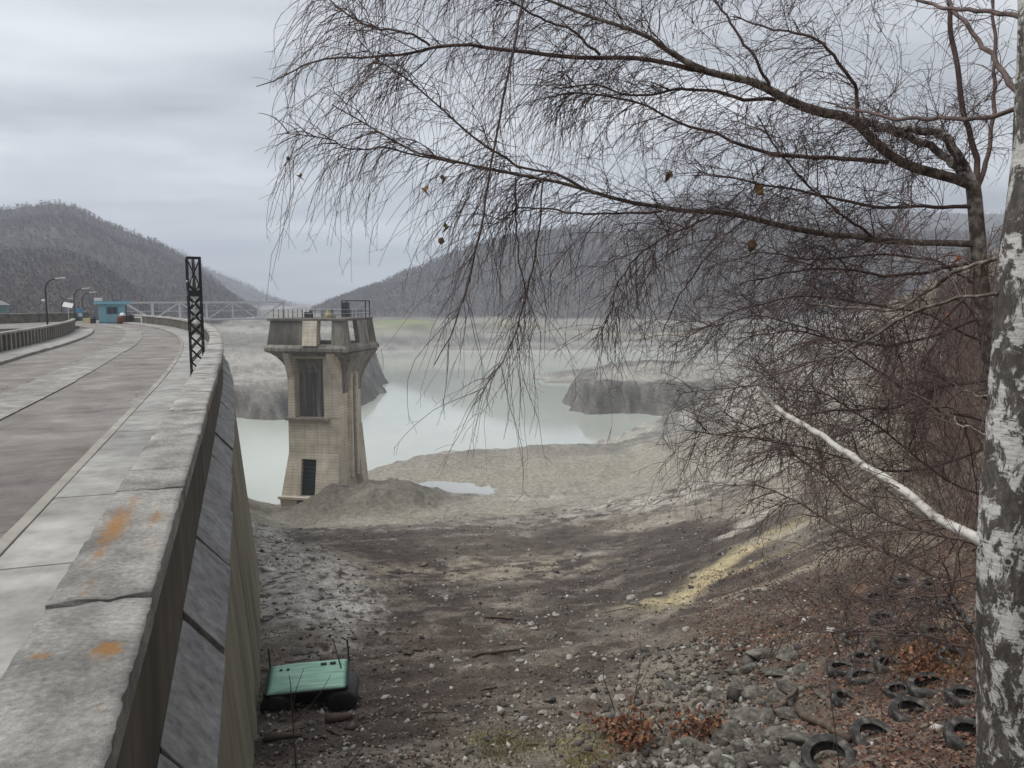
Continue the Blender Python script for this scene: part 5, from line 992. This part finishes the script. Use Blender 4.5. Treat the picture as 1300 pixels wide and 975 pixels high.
sp += [(540, 897, 14), (573, 896, 15), (690, 905, 14), (700, 808, 16), (678, 799, 12), (765, 862, 14), (850, 862, 24), (788, 888, 18), (922, 787, 12), (800, 760, 14), (880, 733, 14), (836, 755, 10), (632, 808, 20), (590, 790, 10), (520, 830, 14), (580, 840, 12), (655, 885, 12), (700, 890, 18), (740, 880, 14), (720, 870, 12), (680, 875, 14), (845, 830, 14), (815, 835, 14), (870, 800, 12)]
hp = hits([(a, b) for a, b, c in sp])
def region(px, py):
    if py < 770: return 'on the dark soil of the upper lake bed' if px > 470 else 'on the pale silt beside the dam wall'
    if px < 470: return 'near the green waste container'
    if px < 740: return 'around the long driftwood branch' if py < 860 else 'between the green container and the rusty bush'
    if py < 860: return 'below the yellow clay streak'
    return 'beside the rusty bush' if px < 870 else 'at the left edge of the rubble band'
best = {}
for (px, py, s_), p_ in zip(sp, hp):
    pale = random.random() < .45; sz = s_ * p_[1] / F; o = link('stone', random.choice(RKP if pale else RK), None, (p_[0], p_[1], p_[2] + sz * .1), (random.uniform(-.4, .4), random.uniform(-.4, .4), random.uniform(0, 6)), (sz * 1.1, sz * .9, sz * random.uniform(.55, .9)))
    rg = region(px, py); tn_ = 'pale' if pale else 'grey'; tag(o, f'small {tn_} stone {rg}', 'stone', f'{tn_} stones {rg}')
    if s_ > best.get((rg, pale), (0, None))[0]: best[(rg, pale)] = (s_, o)
for (rg, pale), (s_, o) in best.items(): o['label'] = f"largest {'pale' if pale else 'grey'} stone {rg}"
# ------------------------------------------------------------------ gravel, litter, tufts: uncountable stuff
oct_v = np.array([(1, 0, 0), (-1, 0, 0), (0, 1, 0), (0, -1, 0), (0, 0, 1), (0, 0, -1)], float); oct_f = np.array([(0, 2, 4), (2, 1, 4), (1, 3, 4), (3, 0, 4), (2, 0, 5), (1, 2, 5), (3, 1, 5), (0, 3, 5)])
def scatter_bits(name, X, Y, S, verts, faces, tints, label, m, zoff=.2, flat=.6, jit=.3, rotx=.5):
    n = len(X); Z = GRID(X, Y); a = rng.uniform(0, 6.283, n); b = rng.normal(0, rotx, n); c_ = rng.normal(0, rotx, n)
    v = verts[None] * (1 + rng.normal(0, jit, (n, len(verts), 1))); v = v * S[:, None, None] * np.array([1, .8, flat])
    ca, sa, cb, sb, cc, ss = np.cos(a), np.sin(a), np.cos(b), np.sin(b), np.cos(c_), np.sin(c_)
    y1 = v[..., 1] * cb[:, None] - v[..., 2] * sb[:, None]; z1 = v[..., 1] * sb[:, None] + v[..., 2] * cb[:, None]; x1 = v[..., 0] * cc[:, None] + z1 * ss[:, None]; z2 = -v[..., 0] * ss[:, None] + z1 * cc[:, None]
    W = np.stack([x1 * ca[:, None] - y1 * sa[:, None] + X[:, None], x1 * sa[:, None] + y1 * ca[:, None] + Y[:, None], z2 + (Z + S * zoff)[:, None]], -1)
    k = len(verts); Fq = (faces[None] + (np.arange(n) * k)[:, None, None]).reshape(-1, faces.shape[1]); me = mesh_np(name, W.reshape(-1, 3), Fq, m)
    t_ = np.array(tints)[rng.integers(0, len(tints), n)] * rng.uniform(.65, 1.3, (n, 1)); set_attr(me, 'tint', np.repeat(t_, k, 0)); o = link(name, me); tag(o, label, kind='stuff'); return o
def polar(n, r0, r1, a0, a1):
    r_ = np.exp(rng.uniform(math.log(r0), math.log(r1), n)); a = np.radians(rng.uniform(a0, a1, n)); return np.sin(a) * r_, np.cos(a) * r_
M['gravel'] = attr_mat('gravel_stone', rough=.88, nscale=25, bump=.3, bscale=60, bdist=.01)
X, Y = polar(17000, 7, 75, -24, 31); cl = fbm(X * .5, Y * .5, 3, 301); k = rng.uniform(-.6, .5, len(X)) < cl; X, Y = X[k], Y[k]
scatter_bits('gravel', X, Y, rng.lognormal(-3.65, .5, len(X)) * (1 + Y / 60), oct_v, oct_f, [(.10, .09, .082), (.16, .145, .125), (.24, .225, .20), (.40, .39, .36), (.07, .06, .055), (.20, .17, .13)], 'loose gravel and clods over the lake bed', M['gravel'])
X, Y = polar(3800, 6, 17, 8, 22); k = X > 1.4; X, Y = X[k], Y[k]; k = np.exp(-((X - 3.0 - (Y - 8) * .12) / 1.2) ** 2) > rng.uniform(0, 1, len(X)); X, Y = X[k], Y[k]
scatter_bits('gravel', X, Y, rng.lognormal(-3.0, .45, len(X)), oct_v, oct_f, [(.10, .09, .078), (.15, .14, .12), (.25, .24, .215), (.07, .062, .055)], 'broken rubble between the larger rocks', M['gravel'])
lf_v = np.array([(0, -1, 0), (-.55, -.1, .22), (.55, -.1, .22), (0, 0, 0), (0, 1, .1)], float); lf_f = np.array([(0, 3, 1), (0, 2, 3), (1, 3, 4), (3, 2, 4)])
LT = [(.15, .075, .05), (.12, .065, .05), (.19, .11, .07), (.085, .052, .044), (.26, .19, .145), (.17, .085, .052), (.07, .048, .042)]
X, Y = polar(34000, 5.5, 26, 14, 44); k = sstep(2.9, 4.8, X + fbm(X, Y, 3, 311)) > rng.uniform(0, 1, len(X)); X, Y = X[k], Y[k]
scatter_bits('leaf_litter', X, Y, rng.uniform(.022, .05, len(X)), lf_v, lf_f, LT, 'brown fallen leaves covering the slope round the tyres', M['leafbrown'], .25, 1, .15, .5)
X, Y = polar(30000, 7, 34, -24, 20); k = fbm(X * .8, Y * .8, 3, 321) > rng.uniform(-.5, .6, len(X)); X, Y = X[k], Y[k]
scatter_bits('leaf_litter', X, Y, rng.uniform(.016, .036, len(X)), lf_v, lf_f, [(.12, .07, .052), (.06, .045, .04), (.20, .13, .095), (.04, .032, .03), (.30, .26, .215), (.09, .06, .05)], 'scattered dead leaves and bark chips on the dark soil', M['leafbrown'], .25, 1, .15, .5)
M['grass'] = attr_mat('dry_grass', rough=.85)
def tufts(px, py, rx, ry, n, tints, label, hgt):
    pts = hits([(px + rng.normal() * rx * .5, py + rng.normal() * ry * .5) for _ in range(n)]); gv = np.array([(-.06, 0, 0), (.06, 0, 0), (.25, .1, 1.0)]); a = rng.uniform(0, 6.28, n)
    V = []; S = rng.uniform(.5, 1.2, n) * hgt
    for i in range(n):
        q = gv * S[i]; q[2, :2] *= rng.uniform(.3, 3); ca, sa = math.cos(a[i]), math.sin(a[i]); V.append(np.stack([q[:, 0] * ca - q[:, 1] * sa, q[:, 0] * sa + q[:, 1] * ca, q[:, 2]], -1) + pts[i])
    me = mesh_np('grass', np.concatenate(V), np.arange(n * 3).reshape(-1, 3), M['grass']); set_attr(me, 'tint', np.repeat(np.array(tints)[rng.integers(0, len(tints), n)] * rng.uniform(.7, 1.3, (n, 1)), 3, 0)); o = link('grass', me); tag(o, label, kind='stuff')
tufts(640, 948, 60, 26, 1500, [(.17, .16, .05), (.22, .19, .08), (.13, .13, .04)], 'low yellow green grass patch at the bottom of the slope', .07)
tufts(1180, 835, 75, 40, 1600, [(.20, .09, .04), (.24, .12, .05), (.17, .14, .05)], 'rusty dead fern and grass between the tyres', .13)
tufts(740, 955, 60, 24, 700, [(.20, .16, .07), (.25, .15, .07)], 'dry tawny grass beside the rusty bush', .08)

# ------------------------------------------------------------------ tyres
def tyre_mesh():
    prof = [(.198, -.066), (.206, -.078), (.235, -.082), (.272, -.088), (.300, -.084), (.314, -.070), (.318, -.04), (.318, .04), (.314, .070), (.300, .084), (.272, .088), (.235, .082), (.206, .078), (.198, .066), (.206, .052), (.285, .055), (.298, 0), (.285, -.055), (.206, -.052)]
    n = 64; V = []; Fq = []; k = len(prof)
    for i in range(n):
        a = 2 * math.pi * i / n
        for j, (r_, z_) in enumerate(prof):
            rr = r_ - (.010 if 5 <= j <= 8 and i % 2 else 0); V.append((rr * math.cos(a), rr * math.sin(a), z_))
    for i in range(n):
        for j in range(k): Fq.append((i * k + j, ((i + 1) % n) * k + j, ((i + 1) % n) * k + (j + 1) % k, i * k + (j + 1) % k))
    me = bpy.data.meshes.new('tyre'); me.from_pydata(V, [], Fq); me.update(); me.materials.append(M['tyre']); me.polygons.foreach_set('use_smooth', np.ones(len(Fq), bool)); return me
TY = tyre_mesh()
for px, py, s_, tx, ty, dz, lab in ((1052, 968, 1.0, .55, -.25, .08, 'large tyre leaning on its edge at the very bottom of the slope'), (1110, 938, .95, .45, .1, .03, 'grey half buried tyre above the lowest one'), (1158, 908, .95, .42, .15, .07, 'pale rimmed tyre tilted up in the middle of the dump'), (1180, 876, 1.0, .05, -.12, .10, 'tyre lying flat above the pale rimmed one'),
    (1068, 854, .82, -.05, .05, .09, 'left tyre of the flat pair in the dump'), (1096, 864, .86, -.02, -.08, .10, 'right tyre of the flat pair in the dump'), (1120, 822, .72, .2, .25, .1, 'white edged tyre near the patch of green'), (1148, 812, .7, .1, .1, .06, 'tyre half hidden behind the white edged one'), (1083, 812, .7, .5, -.5, .06, 'small dark tyre tipped on edge left of the dump'),
    (1122, 789, .85, .12, .05, .04, 'flat grey tyre in the upper part of the dump'), (1112, 762, .8, .05, -.1, .05, 'leftmost tyre of the top row'), (1140, 764, .8, .15, .1, .05, 'middle tyre of the top row'), (1168, 768, .85, .2, .2, .05, 'rightmost tyre of the top row'), (1226, 890, .8, .1, .1, .08, 'tyre partly hidden by the birch trunk, upper'), (1232, 940, .85, .55, .1, .05, 'tyre partly hidden by the birch trunk, lower'), (1098, 838, .75, .0, .05, .02, 'tyre sunk in leaves just above the flat pair'), (1190, 806, .8, .15, .1, .06, 'tyre in the upper dump nearest the birch trunk'), (1208, 838, .7, .3, -.2, .05, 'small tyre under the rusty bracken by the trunk'), (1150, 742, .8, .1, .15, .06, 'tyre above the middle of the top row'), (1185, 748, .75, .3, .2, .06, 'tyre above the right end of the top row'), (1208, 772, .85, .05, .1, .06, 'tyre between the top row and the trunk'), (1128, 848, .8, .4, .3, .05, 'tyre tipped on edge right of the flat pair'), (1140, 880, .65, .1, -.2, .04, 'smallest tyre left of the flat one'), (1072, 890, .7, .3, .4, .02, 'half buried tyre below the flat pair')):
    p_ = ghit(px, py); o = link('tyre', TY, None, (p_[0], p_[1], p_[2] + dz * random.uniform(.2, .75)), (tx + .22, ty, random.uniform(0, 6)), (s_ * random.uniform(.85, .98), s_ * random.uniform(.85, .98), s_ * random.uniform(.75, 1.1))); o.rotation_mode = 'XYZ'; o.rotation_euler = (Matrix.Rotation(tx * .6 - .05, 4, 'X') @ Matrix.Rotation(ty * .8 - .12, 4, 'Y') @ Matrix.Rotation(random.uniform(0, 6), 4, 'Z')).to_euler(); tag(o, lab, 'tyre', 'dumped tyres on the slope')

# ------------------------------------------------------------------ tipped green waste container
def container():
    p_ = ghit(390, 898); root = empty('waste_container', (p_[0], p_[1] + .25, p_[2] - .08), R(9)); tag(root, 'tipped green waste container with black rounded ends on the dark soil', 'waste container')
    Mx = Matrix.Rotation(R(14), 4, 'X') @ Matrix.Rotation(R(-2), 4, 'Y')
    V = []; nx, ny = 16, 12
    for j in range(ny + 1):
        for i in range(nx + 1):
            xx, yy = -.66 + 1.32 * i / nx, -.36 + .72 * j / ny; zz = .012 * mnoise.noise(Vector((xx * 3, yy * 3, 1))) + .018 * math.sin(math.pi * i / nx) - (.02 if i in (0, nx) or j in (0, ny) else 0); V.append(tuple(Mx @ Vector((xx, yy, zz + .62))))
    Ff = [(j * (nx + 1) + i, j * (nx + 1) + i + 1, (j + 1) * (nx + 1) + i + 1, (j + 1) * (nx + 1) + i) for j in range(ny) for i in range(nx)]
    me = mesh_np('panel', V, Ff, M['green'], True); o = link('green_panel', me, root); sm = o.modifiers.new('thick', 'SOLIDIFY'); sm.thickness = .03; sm.offset = -1
    MB().box((-.62, -.1, .10), (.62, .33, .58), Mx).build('body', M['black'], root)
    for xx, ln in ((-.52, .46), (.56, .46)):
        rr = .225; rings = []
        for yv, k in ((-.54, .72), (-.515, .92), (-.48, 1), (.25, 1), (.29, .9)):
            rings.append([(xx + rr * k * 1.18 * math.cos(2 * math.pi * j / 22), yv, .25 + rr * k * math.sin(2 * math.pi * j / 22)) for j in range(22)])
        MB().loft(rings).build('rounded_end', M['black'], root, smooth=True)
    for sx in (-1, 1): MB().box((sx * .68 - .018, -.37, .56), (sx * .68 + .018, .37, .65), Mx).build('rim', M['grille'], root, bevel=.006)
    MB().box((-.66, -.39, .55), (.66, -.365, .62), Mx).build('rim', M['black'], root, bevel=.005)
    MB().tube([Mx @ Vector((-.68, .34, .6)), Mx @ Vector((-.68, .37, .98))], .014, 8).build('handle_bar', M['grille'], root)
    MB().tube([Mx @ Vector((.69, .25, .6)), Mx @ Vector((.68, .36, 1.0)), Mx @ Vector((.58, .40, 1.05))], .016, 8).build('handle_bar', M['grille'], root)
    MB().tube([Mx @ Vector((.56, .10, .63)), Mx @ Vector((.42, .48, .98))], .012, 8).build('handle_bar', M['greytwig'], root)
    for sx in (.2, .36): MB().box((sx, .22, .62), (sx + .10, .27, .65), Mx).build('hinge', M['black'], root)
    for sx in (-.5, -.38): MB().box((sx, .18, .62), (sx + .05, .21, .645), Mx).build('hinge', M['black'], root)
container()
# ------------------------------------------------------------------ dead wood, saplings, rusty bush
def stick(pa, pb, r_, label, lift=.5, group=None):
    a, b = hits([pa, pb]); n = 7; pts = []
    for i in range(n):
        t = i / (n - 1); q = a + (b - a) * t; q = q + rng.normal(0, np.linalg.norm(b - a) * .02, 3); q[2] = max(a[2] + (b[2] - a[2]) * t, H1(q[0], q[1])) + r_ * lift; pts.append(tuple(q))
    o = MB().tube(pts, [r_ * (1 - .5 * i / n) for i in range(n)], 7).build('dead_branch' if r_ < .05 else 'log', M['wood'], smooth=True); tag(o, label, 'branch' if r_ < .05 else 'log', group)
stick((415, 918), (446, 913), .085, 'short brown log lying before the waste container', .8); stick((336, 942), (383, 936), .055, 'dark squared timber at the foot of the dam', .8)
stick((513, 832), (538, 826), .04, 'pale stripped branch right of the waste container', .9); stick((616, 785), (652, 787), .045, 'dark driftwood branch in the middle of the lake bed', .8); stick((600, 835), (665, 824), .045, 'long dark driftwood branch below the middle of the lake bed', .8)
stick((985, 910), (1012, 880), .045, 'dead branch leaning across the rubble rocks', 2); stick((1010, 905), (1075, 945), .07, 'thick rotten log lying across the leaves by the lowest tyre', .8); stick((880, 958), (903, 900), .012, 'thin stick upright among the rubble', 2)
for _ in range(26):
    px, py = random.uniform(340, 1000), random.uniform(770, 960); dx, dy = random.uniform(12, 42), random.uniform(-9, 9); stick((px, py), (px + dx, py + dy), random.uniform(.008, .02), 'thin dead twig strewn on the dark lake bed', .9, 'twigs strewn over the lake bed')
def sapling(px, py, stems, label, name='sapling', y=None, m='greytwig'):
    p_ = ghit(px, py) if y is None else None
    if y is not None:
        p_ = at(px, py, y); p_[2] = H1(p_[0], p_[1]); root = empty(name, p_)
    else: root = empty(name, p_)
    tag(root, label, 'sapling'); d_ = p_[1]
    for pl, r0 in stems:
        pts = [Vector(at(a, b, d_) - p_) for a, b in pl]; 
        MB().tube(pts, [max(r0 * (1 - .7 * i / (len(pts) - 1)), .003) for i in range(len(pts))], 6).build('stem', M[m], root, smooth=True)
sapling(376, 985, [([(378, 1060), (376, 975), (371, 905), (369, 870), (367, 857)], .011), ([(371, 905), (376, 875), (386, 848)], .006), ([(373, 915), (392, 898), (408, 878), (420, 857)], .007)], 'thin forked sapling growing in front of the green container', y=7.6)
sapling(795, 905, [([(790, 935), (778, 895), (766, 860), (765, 825)], .012), ([(795, 930), (805, 890), (812, 850), (813, 805)], .012), ([(805, 890), (822, 850), (830, 825)], .007)], 'bare twin stemmed sapling rising from the rusty bush')
sapling(1060, 1000, [([(1072, 1040), (1064, 960), (1054, 880), (1048, 830)], .008)], 'single thin stem standing before the lowest tyre', y=7.0)
sapling(460, 975, [([(440, 975), (455, 955), (480, 925)], .008)], 'slanting thin stem at the bottom beside the container sapling')
def rusty_bush(px, py, n, rad_, hgt, label):
    p_ = ghit(px, py); root = empty('rusty_bush', p_); tag(root, label, 'bush'); ns = 16; d = rng.normal(size=(ns, 3)) * .6; d[:, 2] = .8; P1 = grow(rng.normal(size=(ns, 3)) * np.array([rad_ * .3, rad_ * .25, 0]), d, rng.uniform(.5, 1, ns) * hgt * 1.4, 7, np.full(ns, .6), .12); pr = Parts(); pr.add(P1, taper(ns, 7, np.full(ns, .007), np.full(ns, .002)), 4); link('stems', pr.mesh('stems', M['redtwig']), root)['kind'] = 'stuff'
    p, tn, t, i = spawn(P1, n / (P1.shape[0] * hgt), .1, 1); k = len(p); p = p + rng.normal(size=p.shape) * np.array([.11, .11, .06]); S = rng.uniform(.03, .06, k); a = rng.normal(size=(k, 3)); a /= np.linalg.norm(a, axis=1, keepdims=True); b = np.cross(a, rng.normal(size=(k, 3))); b /= np.linalg.norm(b, axis=1, keepdims=True); c_ = np.cross(a, b)
    V = p[:, None] + S[:, None, None] * (lf_v[None, :, 0:1] * a[:, None] + lf_v[None, :, 1:2] * b[:, None] + lf_v[None, :, 2:3] * c_[:, None]); me = mesh_np('leaves', V.reshape(-1, 3), (lf_f[None] + (np.arange(k) * 5)[:, None, None]).reshape(-1, 3), M['leafbrown']); set_attr(me, 'tint', np.repeat(np.array([(.20, .085, .045), (.25, .115, .06), (.14, .062, .04), (.28, .17, .10)])[rng.integers(0, 4, k)] * rng.uniform(.7, 1.25, (k, 1)), 5, 0)); o = link('leaves', me, root); o['kind'] = 'stuff'
rusty_bush(795, 945, 520, .6, .55, 'low rusty leaved bush at the bottom centre'); rusty_bush(880, 935, 350, .5, .3, 'smaller rusty leaved clump right of the bottom bush'); rusty_bush(1190, 855, 500, .8, .3, 'rusty bracken clump between the tyres and the birch')

# ------------------------------------------------------------------ haze
mb = MB().box((-2600, -60, -62), (2600, 3300, 250)); hz = mb.build('haze', None) if False else None
hm = bpy.data.materials.new('valley_haze'); hm.use_nodes = True; t = hm.node_tree; t.nodes.clear(); ho = N(t, 'ShaderNodeOutputMaterial'); pv = N(t, 'ShaderNodeVolumePrincipled')
pv.inputs['Color'].default_value = (.78, .85, .965, 1); pv.inputs['Density'].default_value = .00062; pv.inputs['Anisotropy'].default_value = .1; t.links.new(pv.outputs[0], ho.inputs['Volume'])
hz = mb.build('haze', hm); tag(hz, 'pale damp haze filling the valley', kind='stuff')
